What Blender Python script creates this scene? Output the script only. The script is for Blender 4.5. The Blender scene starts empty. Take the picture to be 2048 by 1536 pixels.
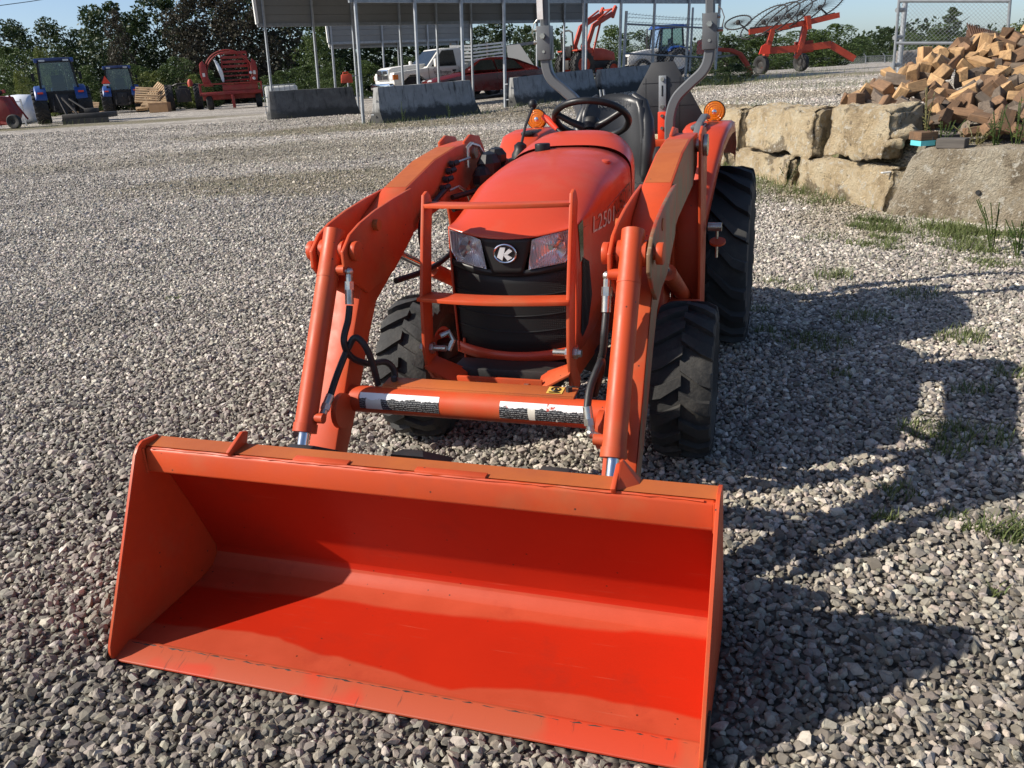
import bpy, bmesh, math, random
import numpy as np
from mathutils import Vector, Matrix
random.seed(7); RNG = np.random.default_rng(7)
S = bpy.context.scene
COL = S.collection
PI = math.pi
# ------------------------------------------------------------------ camera
PITCH, ROLL, FPX, CAMH = 0.3532265, 0.0596168, 1675.73, 1.5299
_f = np.array([0, math.cos(PITCH), -math.sin(PITCH)]); _r0 = np.array([1., 0, 0]); _d0 = np.cross(_f, _r0)
_r = math.cos(ROLL)*_r0 + math.sin(ROLL)*_d0; _d = -math.sin(ROLL)*_r0 + math.cos(ROLL)*_d0
cam_data = bpy.data.cameras.new('camera'); cam = bpy.data.objects.new('camera', cam_data); COL.objects.link(cam)
cam.matrix_world = Matrix(((_r[0], -_d[0], -_f[0], 0), (_r[1], -_d[1], -_f[1], 0), (_r[2], -_d[2], -_f[2], CAMH), (0, 0, 0, 1)))
cam_data.sensor_width = 36; cam_data.lens = FPX/2048*36; cam_data.clip_end = 2000; cam_data.clip_start = .05
S.camera = cam
# ------------------------------------------------------------------ light
SUN_EL, SUN_AZ = math.radians(36.6), math.atan2(-.988, -.155)        # azimuth clockwise from +Y
sd = Vector((math.sin(SUN_AZ)*math.cos(SUN_EL), math.cos(SUN_AZ)*math.cos(SUN_EL), math.sin(SUN_EL)))
w = bpy.data.worlds.new('World'); S.world = w; w.use_nodes = True
wn = w.node_tree; wn.nodes.clear()
sky = wn.nodes.new('ShaderNodeTexSky'); sky.sky_type = 'NISHITA'; sky.sun_disc = False
sky.sun_elevation = SUN_EL; sky.sun_rotation = SUN_AZ % (2*PI); sky.air_density = .7; sky.dust_density = 1.0; sky.ozone_density = 2.7; sky.altitude = 0
bg = wn.nodes.new('ShaderNodeBackground'); bg.inputs[1].default_value = .115
wo = wn.nodes.new('ShaderNodeOutputWorld'); wn.links.new(sky.outputs[0], bg.inputs[0]); wn.links.new(bg.outputs[0], wo.inputs[0])
sun_l = bpy.data.lights.new('sun', 'SUN'); sun_l.energy = 5.0; sun_l.angle = math.radians(.55); sun_l.color = (1, .93, .82)
sun_o = bpy.data.objects.new('sun', sun_l); COL.objects.link(sun_o); sun_o.rotation_euler = sd.to_track_quat('Z', 'Y').to_euler()
S.view_settings.view_transform = 'Standard'; S.view_settings.look = 'None'; S.view_settings.gamma = 1
S.view_settings.use_curve_mapping = False; S.view_settings.exposure = .42
# ------------------------------------------------------------------ pixel helpers (2048 x 1536 photograph)
def at(px, py, Y):
    v = (px-1024)/FPX*_r + (py-768)/FPX*_d + _f
    return np.array([0, 0, CAMH]) + v*(Y/v[1])
def smooth(a, b, x):
    t = min(1, max(0, (x-a)/(b-a))); return t*t*(3-2*t)
def zlot(x, y):
    y = max(y, 0)
    return .66*smooth(4.2, 26, y)**.9 + .04*smooth(30, 60, y) + .012*math.sin(x*.9+y*.5)*smooth(3, 9, y) - .25*smooth(60, 110, y)*smooth(0, 30, x)
def xwall(y): return 3.65 + (8.31-y)*.1957 if y > 8.12 else 3.69 + (8.12-y)*.86
def xat(px, Y):
    x = 0; z = .6
    for _ in range(6):
        # solve for x with the pixel column at ground height z
        lo, hi = -60, 60
        for _ in range(30):
            m = (lo+hi)/2; q = np.array([m, Y, z-CAMH]); c = 1024+FPX*(q@_r)/(q@_f)
            if c < px: lo = m
            else: hi = m
        x = lo; z = ztop(x, Y)
    return x
def terrace_mask(x, y):
    d = x - xwall(y)
    wd = .12 + max(0, y-12.5)*.9
    return smooth(.16-.0*wd, .16+wd, d + max(0, y-12.5)*.25)
def zter(x, y):
    z = .93 + .03*smooth(12, 30, y) - .9*smooth(50, 95, y) + .012*math.sin(x*1.3+y*.8)
    return z - .27*smooth(8.9, 7.9, y)
def ztop(x, y):
    m = terrace_mask(x, y)
    return zlot(x, y)*(1-m) + zter(x, y)*m + .42*math.exp(-((x-3.5)/5)**2-((y-40)/5)**2)
# ------------------------------------------------------------------ mesh builder
class MB:
    def __init__(s): s.v = []; s.f = []; s.mi = []; s.cur = 0
    def add(s, vs, fs):
        o = len(s.v); s.v += [tuple(float(c) for c in p) for p in vs]; s.f += [tuple(i+o for i in f) for f in fs]; s.mi += [s.cur]*len(fs)
        return s
    def hexa(s, p):   # 4 bottom ccw, 4 top ccw
        return s.add(p, [(3, 2, 1, 0), (4, 5, 6, 7), (0, 1, 5, 4), (1, 2, 6, 5), (2, 3, 7, 6), (3, 0, 4, 7)])
    def box(s, c, d, rot=None):
        x, y, z = (q/2 for q in d)
        p = [(-x, -y, -z), (x, -y, -z), (x, y, -z), (-x, y, -z), (-x, -y, z), (x, -y, z), (x, y, z), (-x, y, z)]
        if rot is not None: p = [tuple(rot @ Vector(q)) for q in p]
        return s.hexa([(q[0]+c[0], q[1]+c[1], q[2]+c[2]) for q in p])
    def bx(s, x0, x1, y0, y1, z0, z1): return s.box(((x0+x1)/2, (y0+y1)/2, (z0+z1)/2), (x1-x0, y1-y0, z1-z0))
    def prism(s, poly, ax, a, b):   # poly in the two other axes
        n = len(poly)
        area = sum(poly[i][0]*poly[(i+1) % n][1]-poly[(i+1) % n][0]*poly[i][1] for i in range(n))
        if (area < 0) != (ax == 1): poly = poly[::-1]
        def P(q, t): return (t, q[0], q[1]) if ax == 0 else ((q[0], t, q[1]) if ax == 1 else (q[0], q[1], t))
        a, b = min(a, b), max(a, b)
        vs = [P(q, a) for q in poly]+[P(q, b) for q in poly]
        fs = [tuple(range(n-1, -1, -1)), tuple(range(n, 2*n))]+[(i, (i+1) % n, n+(i+1) % n, n+i) for i in range(n)]
        return s.add(vs, fs)
    def sweep(s, pts, sec, caps=True, up=(0, 0, 1), scale=None, closed=False):
        pts = [Vector(p) for p in pts]; n = len(pts); k = len(sec); vs = []
        t0 = (pts[1]-pts[0]).normalized(); u = Vector(up)
        if abs(u.dot(t0)) > .97: u = Vector((1, 0, 0))
        for i in range(n):
            if closed: t = (pts[(i+1) % n]-pts[i-1]).normalized()
            else: t = ((pts[min(i+1, n-1)]-pts[i]).normalized()+(pts[i]-pts[max(i-1, 0)]).normalized()); t = t.normalized() if t.length > 1e-9 else t0
            x = t.cross(u); x = x.normalized() if x.length > 1e-6 else Vector((1, 0, 0)); y = x.cross(t).normalized(); u = y
            m = scale[i] if scale else 1
            vs += [pts[i]+x*(a*m)+y*(b*m) for a, b in sec]
        fs = []
        for i in range(n if closed else n-1):
            j = (i+1) % n
            for q in range(k): fs.append((i*k+q, i*k+(q+1) % k, j*k+(q+1) % k, j*k+q))
        if caps and not closed: fs += [tuple(range(k-1, -1, -1)), tuple((n-1)*k+q for q in range(k))]
        return s.add(vs, fs)
    def tube(s, pts, r, n=8, caps=True, scale=None, closed=False):
        return s.sweep(pts, [(r*math.cos(2*PI*i/n), r*math.sin(2*PI*i/n)) for i in range(n)], caps, scale=scale, closed=closed)
    def bar(s, pts, wd, h, up=(0, 0, 1)):
        return s.sweep(pts, [(-wd/2, -h/2), (wd/2, -h/2), (wd/2, h/2), (-wd/2, h/2)], True, up)
    def cyl(s, a, b, r, r2=None, n=16, caps=True): return s.tube([a, b], r, n, caps, scale=[1, (r if r2 is None else r2)/r])
    def lathe(s, prof, o, ax, n=24, a0=0, a1=2*PI):   # prof (radius, height along axis)
        ax = Vector(ax).normalized(); e1 = ax.orthogonal().normalized(); e2 = ax.cross(e1); o = Vector(o); k = len(prof)
        full = abs(a1-a0-2*PI) < 1e-6; m = n if full else n+1; vs = []
        for i in range(m):
            t = a0+(a1-a0)*i/n; d = e1*math.cos(t)+e2*math.sin(t)
            vs += [o+d*r+ax*h for r, h in prof]
        fs = []
        for i in range(n):
            j = (i+1) % m
            for q in range(k-1): fs.append((i*k+q, j*k+q, j*k+q+1, i*k+q+1))
        return s.add(vs, fs)
    def ball(s, c, r, nu=10, nv=6):
        r = (r, r, r) if isinstance(r, (int, float)) else r
        vs = [(c[0], c[1], c[2]-r[2])]
        for j in range(1, nv):
            p = -PI/2+PI*j/nv
            vs += [(c[0]+r[0]*math.cos(p)*math.cos(2*PI*i/nu), c[1]+r[1]*math.cos(p)*math.sin(2*PI*i/nu), c[2]+r[2]*math.sin(p)) for i in range(nu)]
        vs.append((c[0], c[1], c[2]+r[2])); fs = []
        for i in range(nu):
            fs.append((0, 1+(i+1) % nu, 1+i))
            for j in range(nv-2): a = 1+j*nu; fs.append((a+i, a+(i+1) % nu, a+nu+(i+1) % nu, a+nu+i))
            a = 1+(nv-2)*nu; fs.append((a+i, a+(i+1) % nu, len(vs)-1))
        return s.add(vs, fs)
    def grid(s, fn, nu, nv, flip=False):
        vs = [fn(i/nu, j/nv) for j in range(nv+1) for i in range(nu+1)]
        fs = []
        for j in range(nv):
            for i in range(nu):
                a = j*(nu+1)+i; q = (a, a+1, a+nu+2, a+nu+1); fs.append(q[::-1] if flip else q)
        return s.add(vs, fs)
    def build(s, name, mat, parent=None, smooth=True, bevel=0, angle=32, recalc=True, segs=2, solid=0):
        me = bpy.data.meshes.new(name); me.from_pydata(s.v, [], s.f)
        mats = mat if isinstance(mat, (list, tuple)) else [mat]
        for m in mats: me.materials.append(m)
        if len(mats) > 1: me.polygons.foreach_set('material_index', s.mi)
        if recalc or bevel:
            bm = bmesh.new(); bm.from_mesh(me)
            if bevel: bmesh.ops.remove_doubles(bm, verts=bm.verts, dist=1e-5)
            if recalc: bmesh.ops.recalc_face_normals(bm, faces=bm.faces)
            if bevel:
                es = [e for e in bm.edges if len(e.link_faces) == 2 and e.calc_face_angle(0) > math.radians(28)]
                bmesh.ops.bevel(bm, geom=es, offset=bevel, segments=segs, affect='EDGES', clamp_overlap=True, profile=.5)
            bm.to_mesh(me); bm.free()
        if smooth:
            me.polygons.foreach_set('use_smooth', [True]*len(me.polygons)); me.set_sharp_from_angle(angle=math.radians(angle))
        o = bpy.data.objects.new(name, me); COL.objects.link(o)
        if parent is not None: o.parent = parent
        if solid:
            md = o.modifiers.new('thickness', 'SOLIDIFY'); md.thickness = solid; md.offset = -1
        return o
def tag(o, label=None, cat=None, group=None, kind=None):
    if label: o['label'] = label
    if cat: o['category'] = cat
    if group: o['group'] = group
    if kind: o['kind'] = kind
    return o
def thing(name, label, cat, loc=(0, 0, 0), rz=0, group=None, sc=1, tilt=None):
    o = bpy.data.objects.new(name, None); COL.objects.link(o); o.location = [float(q) for q in loc]; o.rotation_euler = (tilt[0] if tilt else 0, tilt[1] if tilt else 0, rz)
    o.scale = (sc, sc, sc); o.empty_display_size = .1
    return tag(o, label, cat, group)
def copy_tree(o, parent=None):
    c = o.copy(); COL.objects.link(c); c.parent = parent
    for ch in list(o.children): copy_tree(ch, c)
    return c
def inst(src, name=None, parent=None):
    c = src.copy(); COL.objects.link(c)
    if name: c.name = name
    c.parent = parent
    return c
def rot(a, ax): return Matrix.Rotation(a, 3, ax)
# ------------------------------------------------------------------ materials
class NT:
    def __init__(s, name):
        s.m = bpy.data.materials.new(name); s.m.use_nodes = True; s.t = s.m.node_tree
        s.p = next(n for n in s.t.nodes if n.type == 'BSDF_PRINCIPLED'); s.out = next(n for n in s.t.nodes if n.type == 'OUTPUT_MATERIAL')
    def n(s, ty, **kw):
        q = s.t.nodes.new('ShaderNode'+ty)
        for k, v in kw.items():
            if k[0] == '_': setattr(q, k[1:], v)
            else:
                i = q.inputs[int(k[1:])] if k[0] == 'i' and k[1:].isdigit() else q.inputs[k.replace('__', ' ')]
                s.set(i, v)
        return q
    def set(s, i, v):
        if hasattr(v, 'is_output') or isinstance(v, bpy.types.NodeSocket): s.t.links.new(v, i)
        else: i.default_value = v
    def coord(s, k='Object'): return s.n('TexCoord').outputs[k]
    def noise(s, vec, scale, detail=4, rough=.55, dist=0): return s.n('TexNoise', Vector=vec, Scale=scale, Detail=detail, Roughness=rough, Distortion=dist).outputs['Fac']
    def ramp(s, fac, stops, interp='LINEAR'):
        r = s.n('ValToRGB', Fac=fac); e = r.color_ramp.elements; r.color_ramp.interpolation = interp
        while len(e) < len(stops): e.new(.5)
        for a, (p, c) in zip(e, stops): a.position = p; a.color = (c if len(c) == 4 else (*c, 1)) if not isinstance(c, (int, float)) else (c, c, c, 1)
        return r.outputs['Color']
    def mix(s, fac, a, b, mode='MIX'):
        q = s.n('Mix', _data_type='RGBA', _blend_type=mode); s.set(q.inputs[0], fac)
        for i, v in ((6, a), (7, b)): s.set(q.inputs[i], (*v, 1) if isinstance(v, tuple) and len(v) == 3 else v)
        return q.outputs[2]
    def math(s, op, a, b=0.): q = s.n('Math', _operation=op); s.set(q.inputs[0], a); s.set(q.inputs[1], b); return q.outputs[0]
    def bump(s, h, strength=.3, dist=.01): s.set(s.p.inputs['Normal'], s.n('Bump', Height=h, Strength=strength, Distance=dist).outputs[0])
    def base(s, c): s.set(s.p.inputs['Base Color'], (*c, 1) if isinstance(c, tuple) and len(c) == 3 else c)
def pm(name, c1, c2=None, scale=6, rough=.5, metal=0, bump=0, bscale=60, lo=.35, hi=.65, coat=0, dust=None, spec=.5, chips=None):
    t = NT(name); v = t.coord(); t.p.inputs['Roughness'].default_value = rough; t.p.inputs['Metallic'].default_value = metal
    t.p.inputs['Specular IOR Level'].default_value = spec
    if c2 is None: c2 = tuple(q*.8 for q in c1)
    c = t.ramp(t.noise(v, scale, 6, .6), [(lo, c1), (hi, c2)])
    if dust:
        c = t.mix(t.ramp(t.noise(v, dust[1], 8, .65), [(dust[2], 0), (dust[3], 1)]), c, dust[0])
    if chips:
        ch = t.math('MULTIPLY', t.ramp(t.n('TexVoronoi', Vector=v, Scale=chips[0]).outputs['Distance'], [(.05, 1), (.09, 0)]), t.math('GREATER_THAN', t.noise(v, 4, 3), chips[1]))
        c = t.mix(ch, c, (.06, .03, .022))
        sc = t.ramp(t.n('TexNoise', Vector=t.n('Mapping', Vector=v, Scale=(1.5, 40, 14), Rotation=(.4, .3, .2)).outputs[0], Scale=2.2, Detail=7, Roughness=.65).outputs['Fac'], [(.665, 0), (.72, .55)])
        c = t.mix(sc, c, (.33, .12, .07)); gr = t.ramp(t.noise(v, 1.6, 8, .7), [(.55, 0), (.8, .45)]); c = t.mix(gr, c, (.20, .055, .028))
    t.base(c)
    if coat: t.p.inputs['Coat Weight'].default_value = coat; t.p.inputs['Coat Roughness'].default_value = .12
    if bump: t.bump(t.noise(v, bscale, 6, .6), bump, .01)
    else: t.set(t.p.inputs['Roughness'], t.ramp(t.noise(v, scale*2, 4), [(.3, max(.05, rough-.1)), (.7, min(1, rough+.12))]))
    return t.m
M = {}
M['orange'] = pm('orange_paint', (.56, .056, .018), (.50, .052, .018), 3, .40, dust=((.46, .105, .055), 2.2, .52, .85), coat=.18, chips=(22, .6), spec=.4)
M['loader'] = pm('loader_orange_paint', (.56, .071, .018), (.48, .062, .018), 5, .46, dust=((.42, .12, .045), 3.5, .50, .8), chips=(26, .52), spec=.35)
M['redpaint'] = pm('old_red_paint', (.30, .022, .016), (.20, .02, .016), 2, .55, dust=((.2, .07, .045), 3, .5, .8))
M['orange2'] = pm('faded_orange_paint', (.46, .058, .022), (.36, .042, .018), 2, .55)
M['black'] = pm('black_plastic', (.010, .010, .011), (.016, .016, .016), 8, .42, spec=.35)
M['blackmet'] = pm('dirty_black_metal', (.018, .018, .018), (.035, .03, .027), 5, .6)
M['rubber'] = pm('dusty_tyre_rubber', (.018, .018, .018), (.03, .029, .027), 4, .8, bump=.4, bscale=45, dust=((.075, .069, .06), 6, .50, .76))
M['rubber2'] = pm('tyre_rubber', (.02, .02, .021), (.03, .03, .03), 3, .8, dust=((.10, .095, .085), 3, .55, .85))
M['hose'] = pm('black_rubber_hose', (.012, .012, .012), (.018, .018, .018), 20, .5)
M['greypaint'] = pm('grey_painted_steel', (.115, .12, .125), (.095, .10, .105), 6, .4)
M['greyplate'] = pm('dark_grey_sign_back', (.017, .018, .021), (.024, .025, .028), 4, .55)
M['galv'] = pm('galvanised_steel', (.28, .295, .31), (.21, .225, .235), 9, .45, .35)
M['poststeel'] = pm('galvanised_post_steel', (.36, .38, .40), (.27, .29, .31), 5, .5, .3)
M['chrome'] = pm('chromed_rod', (.75, .76, .78), (.62, .63, .65), 5, .12, 1)
M['zinc'] = pm('zinc_plated_fitting', (.55, .53, .47), (.42, .40, .34), 30, .32, .9)
M['seat'] = pm('black_vinyl_seat', (.016, .017, .019), (.022, .023, .025), 6, .38, bump=.08, bscale=160)
M['rustplate'] = pm('worn_steel', (.055, .03, .02), (.02, .014, .011), 12, .75)
M['grille'] = None
M['navy'] = pm('dark_blue_roof_paint', (.012, .024, .085), (.010, .018, .06), 2, .4)
M['blue'] = pm('blue_tractor_paint', (.016, .062, .25), (.013, .046, .19), 2, .35, dust=((.09, .14, .27), 2, .5, .9))
M['white'] = pm('white_vehicle_paint', (.72, .71, .67), (.62, .60, .55), 2, .35)
M['whiteplastic'] = pm('white_wrap_plastic', (.74, .77, .80), (.62, .66, .70), 1.5, .4)
M['carred'] = pm('shaded_red_car_paint', (.10, .010, .009), (.08, .009, .008), 2, .28, coat=.4)  # carport shade put into the red, darker than the car's own paint
M['glassdark'] = pm('dark_vehicle_glass', (.012, .015, .016), (.02, .024, .024), 2, .06, spec=.7)
M['amber'] = None
M['wood_fresh'] = None
M['pallet'] = pm('pallet_wood', (.52, .36, .2), (.38, .25, .14), 3, .8)
M['card'] = pm('cardboard', (.42, .25, .13), (.36, .21, .1), 2, .85)
M['panelgrey'] = pm('grey_roof_sheet', (.20, .20, .19), (.165, .165, .158), .4, .5)
M['paneltrim'] = pm('white_trim_sheet', (.78, .77, .73), (.7, .69, .65), .5, .5)
M['bark'] = pm('tree_bark', (.075, .058, .045), (.04, .032, .026), 6, .9, bump=.5, bscale=20)
M['rust'] = pm('rusty_corrugated_steel', (.12, .060, .032), (.06, .032, .02), 4, .75)
M['frosted'] = pm('translucent_grey_tank', (.62, .63, .62), (.5, .5, .48), 2, .5)
M['redlight'] = pm('reflector_red_orange', (.85, .06, .02), (.75, .05, .02), 4, .4)
M['sticker_white'] = pm('white_decal', (.72, .70, .68), (.6, .55, .52), 20, .45)
M['silver_decal'] = pm('silver_decal', (.62, .60, .58), (.5, .48, .47), 30, .35)
M['dark_decal'] = pm('dark_decal', (.02, .012, .01), (.03, .015, .012), 30, .4)
M['cyan'] = pm('pale_cyan_paint', (.13, .56, .60), (.11, .48, .53), 6, .6)
M['lens_white'] = pm('clear_lamp_plastic', (.6, .62, .63), (.5, .52, .53), 10, .15)
M['dull_orange'] = pm('dull_orange_paint', (.44, .115, .028), (.36, .085, .026), 5, .55, chips=(26, .5), spec=.3)  # duller, yellower orange for upper faces and bosses
def special():
    # bucket paint with a wet, saturated area and a dry dusty one
    t = NT('bucket_paint'); v = t.coord(); sx = t.n('SeparateXYZ', Vector=v)
    nz = t.n('TexNoise', Vector=t.n('Mapping', Vector=v, Scale=(1.0, .4, .4)).outputs[0], Scale=3.2, Detail=3, Roughness=.5).outputs['Fac']
    line = t.ramp(t.math('MULTIPLY', t.math('ADD', sx.outputs[0], .85), 1/1.7), [(.0, .80), (.26, .77), (.36, .82), (.5, .83), (.60, .855), (.72, .80), (1, .80)])
    edge = t.math('SUBTRACT', t.math('ADD', sx.outputs[1], t.math('MULTIPLY', t.math('SUBTRACT', nz, .5), .07)), t.math('MULTIPLY', t.math('ADD', t.n('SeparateColor', Color=line).outputs[0], 1.), -1.))
    dry1 = t.ramp(t.math('ADD', t.math('ADD', edge, -.0), 0.), [(.195, 1), (.205, 0)])
    nz2 = t.n('TexNoise', Vector=t.n('Mapping', Vector=v, Scale=(1.0, .4, .4), Location=(3, 0, 0)).outputs[0], Scale=3, Detail=3, Roughness=.5).outputs['Fac']
    e2 = t.math('ADD', t.math('ADD', sx.outputs[1], t.math('MULTIPLY', sx.outputs[0], -.055)), t.math('MULTIPLY', t.math('SUBTRACT', nz2, .5), .06))
    up = t.math('GREATER_THAN', sx.outputs[2], .075)
    dry2 = t.math('MULTIPLY', t.ramp(t.math('ADD', e2, 2.0), [(.635, 0), (.65, 1)]), t.math('SUBTRACT', 1., up))
    dry = t.math('MAXIMUM', dry1, dry2)
    wet = t.ramp(t.noise(v, 3, 5), [(.3, (.44, .020, .006)), (.7, (.39, .018, .006))])
    dryc = t.ramp(t.noise(v, 9, 6), [(.3, (.45, .064, .028)), (.7, (.40, .054, .022))])
    c = t.mix(dry, wet, dryc)
    sp = t.ramp(t.n('TexVoronoi', Vector=v, Scale=24).outputs['Distance'], [(.05, 1), (.085, 0)])
    sp = t.math('MULTIPLY', sp, t.math('GREATER_THAN', t.noise(v, 3.1, 2), .5))
    c = t.mix(sp, c, (.05, .02, .012))
    gr = t.ramp(t.noise(v, 3.4, 9, .72), [(.54, 0), (.72, .5)]); c = t.mix(gr, c, (.26, .022, .012))
    scr = t.ramp(t.n('TexNoise', Vector=t.n('Mapping', Vector=v, Scale=(2, 60, 60), Rotation=(0, 0, .1)).outputs[0], Scale=2.5, Detail=6).outputs['Fac'], [(.66, 0), (.74, .35)])
    c = t.mix(scr, c, (.45, .12, .07))
    t.base(c); t.set(t.p.inputs['Roughness'], t.ramp(dry, [(0, .3), (1, .5)])); t.p.inputs['Specular IOR Level'].default_value = .22
    t.bump(t.noise(v, 4, 3), .10, .01)
    M['bucket'] = t.m
    # scraped cutting edge: paint worn through to dark steel in scratches
    t = NT('worn_edge_paint'); v = t.coord()
    n1 = t.n('TexNoise', Vector=t.n('Mapping', Vector=v, Scale=(30, 3, 3), Rotation=(0, 0, .5)).outputs[0], Scale=1.6, Detail=8, Roughness=.7).outputs['Fac']
    c = t.mix(t.ramp(n1, [(.60, 0), (.68, .8)]), t.ramp(t.noise(v, 2.2, 3), [(.42, (.50, .05, .017)), (.46, (.42, .075, .03))]), (.05, .028, .02))
    t.base(c); t.p.inputs['Roughness'].default_value = .5; M['edge'] = t.m
    # arm side: dusty scuffed
    t = NT('scuffed_loader_paint'); v = t.coord()
    n1 = t.n('TexNoise', Vector=t.n('Mapping', Vector=v, Scale=(1, 5, 1.3), Rotation=(.7, 0, 0)).outputs[0], Scale=4, Detail=8, Roughness=.65).outputs['Fac']
    c = t.mix(t.ramp(n1, [(.40, 0), (.55, 1)]), (.36, .05, .02), (.20, .115, .06))
    n2 = t.n('TexNoise', Vector=t.n('Mapping', Vector=v, Scale=(1, 9, 1.2), Rotation=(.6, 0, 0)).outputs[0], Scale=9, Detail=8, Roughness=.7).outputs['Fac']
    c = t.mix(t.ramp(n2, [(.60, 0), (.68, .7)]), c, (.42, .34, .25))
    t.base(c); t.p.inputs['Roughness'].default_value = .45; M['scuff'] = t.m
    # radiator grille: dark plastic with a fine honeycomb of holes
    t = NT('honeycomb_grille'); v = t.n('Mapping', Vector=t.coord(), Scale=(1, .02, 1)).outputs[0]
    vo = t.n('TexVoronoi', Vector=v, Scale=150, Randomness=.0).outputs['Distance']
    h = t.ramp(vo, [(.32, 0), (.45, 1)])
    t.base(t.mix(h, (.002, .002, .002), (.015, .015, .015))); t.p.inputs['Roughness'].default_value = .5; t.p.inputs['Specular IOR Level'].default_value = .3; t.bump(h, .8, .003); M['grille'] = t.m
    t = NT('amber_lens'); v = t.coord(); t.p.inputs['Transmission Weight'].default_value = .35; t.p.inputs['Roughness'].default_value = .18
    t.base((.82, .21, .008)); vo = t.n('TexVoronoi', Vector=v, Scale=110, Randomness=0).outputs['Distance']; t.bump(vo, .5, .004); M['amber'] = t.m
    t = NT('clear_lens'); tr = t.n('BsdfTransparent'); gl = t.n('BsdfGlossy', Roughness=.04); fr = t.n('Fresnel', IOR=1.45)
    mx = t.n('MixShader', i0=t.math('ADD', fr.outputs[0], .03), i1=tr.outputs[0], i2=gl.outputs[0]); t.t.links.new(mx.outputs[0], t.out.inputs[0]); M['lens'] = t.m
    t = NT('lamp_reflector'); v = t.coord(); t.p.inputs['Metallic'].default_value = .6; t.p.inputs['Roughness'].default_value = .18; t.base((.93, .93, .95))
    wv = t.n('TexWave', Vector=v, Scale=38, _bands_direction='X').outputs['Fac']; t.bump(wv, .35, .005); M['reflector'] = t.m
    # cab glass: clear enough to show what is behind
    t = NT('cab_glass'); tr = t.n('BsdfTransparent', Color=(.55, .66, .60, 1)); gl = t.n('BsdfGlossy', Roughness=.05); fr = t.n('Fresnel', IOR=1.5)
    mx = t.n('MixShader', i0=t.math('ADD', fr.outputs[0], .05), i1=tr.outputs[0], i2=gl.outputs[0]); t.t.links.new(mx.outputs[0], t.out.inputs[0]); M['cabglass'] = t.m
    # warning decal: peeled white band above a black text block
    t = NT('peeled_warning_decal'); v = t.coord(); sx = t.n('SeparateXYZ', Vector=v)
    z = t.math('ADD', sx.outputs[2], t.math('MULTIPLY', t.math('SUBTRACT', t.noise(v, 26, 5, .7), .5), .035))
    white = t.math('GREATER_THAN', z, .536)
    ln = t.n('TexNoise', Vector=t.n('Mapping', Vector=v, Scale=(1, 0, 3.2)).outputs[0], Scale=150, Detail=2).outputs['Fac']
    rows = t.n('TexWave', Vector=v, Scale=46, _bands_direction='Z').outputs['Fac']
    tx = t.math('MULTIPLY', t.math('GREATER_THAN', ln, .5), t.math('GREATER_THAN', rows, .55))
    pic = t.math('GREATER_THAN', t.n('TexNoise', Vector=t.n('Mapping', Vector=v, Scale=(1, 0, .2)).outputs[0], Scale=16, Detail=0).outputs['Fac'], .62)
    blackc = t.mix(tx, (.012, .012, .012), (.26, .26, .25))
    blackc = t.mix(pic, blackc, (.62, .58, .48))
    c = t.mix(white, blackc, (.78, .76, .74))
    peel = t.ramp(t.noise(v, 30, 6, .7), [(.60, 0), (.63, 1)])
    c = t.mix(t.math('MULTIPLY', peel, white), c, (.40, .045, .02))
    t.base(c); t.p.inputs['Roughness'].default_value = .4; M['decal'] = t.m
    # concrete barrier: pale face with dark streaks and a darker foot
    def conc(nm, c1, c2, streak, foot):
        t = NT(nm); v = t.coord(); sx = t.n('SeparateXYZ', Vector=v)
        c = t.ramp(t.noise(v, 5, 8, .65), [(.3, c1), (.7, c2)])
        st = t.n('TexNoise', Vector=t.n('Mapping', Vector=v, Scale=(7, 7, .5)).outputs[0], Scale=1.6, Detail=7, Roughness=.7).outputs['Fac']
        c = t.mix(t.ramp(st, [(.54, 0), (.68, streak)]), c, (.025, .025, .024))
        if foot:
            f = t.math('ADD', sx.outputs[2], t.math('MULTIPLY', t.math('SUBTRACT', t.noise(v, 3, 6, .7), .5), .5))
            c = t.mix(t.ramp(f, [(foot-.06, 1), (foot+.06, 0)]), c, (.045, .045, .043))
        t.base(c); t.p.inputs['Roughness'].default_value = .9; t.bump(t.noise(v, 40, 8, .65), .35, .02); return t.m
    M['concrete'] = conc('weathered_concrete', (.28, .28, .275), (.19, .19, .185), .95, .29)
    M['concrete_dark'] = conc('dark_stained_concrete', (.13, .13, .13), (.07, .07, .07), .95, .25)
    M['concrete_wall'] = conc('rough_grey_concrete', (.23, .205, .18), (.15, .135, .12), .5, 0)
    # limestone blocks: cream faces, ochre and dark lichen stains
    def stone(nm, a, b, cst, dk):
        t = NT(nm); v = t.coord('Object'); oi = t.n('ObjectInfo').outputs['Random']
        c = t.ramp(t.noise(v, 3.2, 8, .65), [(.32, a), (.52, b), (.68, cst)])
        c = t.mix(t.ramp(t.noise(v, 2.3, 9, .70), [(.545, 0), (.59, dk*.85)]), c, (.20, .155, .10))
        c = t.mix(t.ramp(t.noise(v, 8, 9, .75), [(.60, 0), (.68, dk)]), c, (.085, .065, .045))
        c = t.mix(t.ramp(t.noise(v, 15, 7, .72), [(.55, 0), (.61, .85)]), c, (.74, .69, .58))
        t.base(c); t.p.inputs['Roughness'].default_value = .95
        h = t.math('ADD', t.noise(v, 14, 10, .7), t.math('MULTIPLY', t.noise(v, 55, 8, .75), .7)); t.bump(h, 1., .10); return t.m
    M['stone'] = stone('limestone_block', (.80, .68, .47), (.69, .54, .33), (.42, .31, .18), .95)
    M['stone2'] = stone('lichened_concrete_block', (.62, .55, .42), (.44, .36, .25), (.26, .205, .135), .9)
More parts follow.
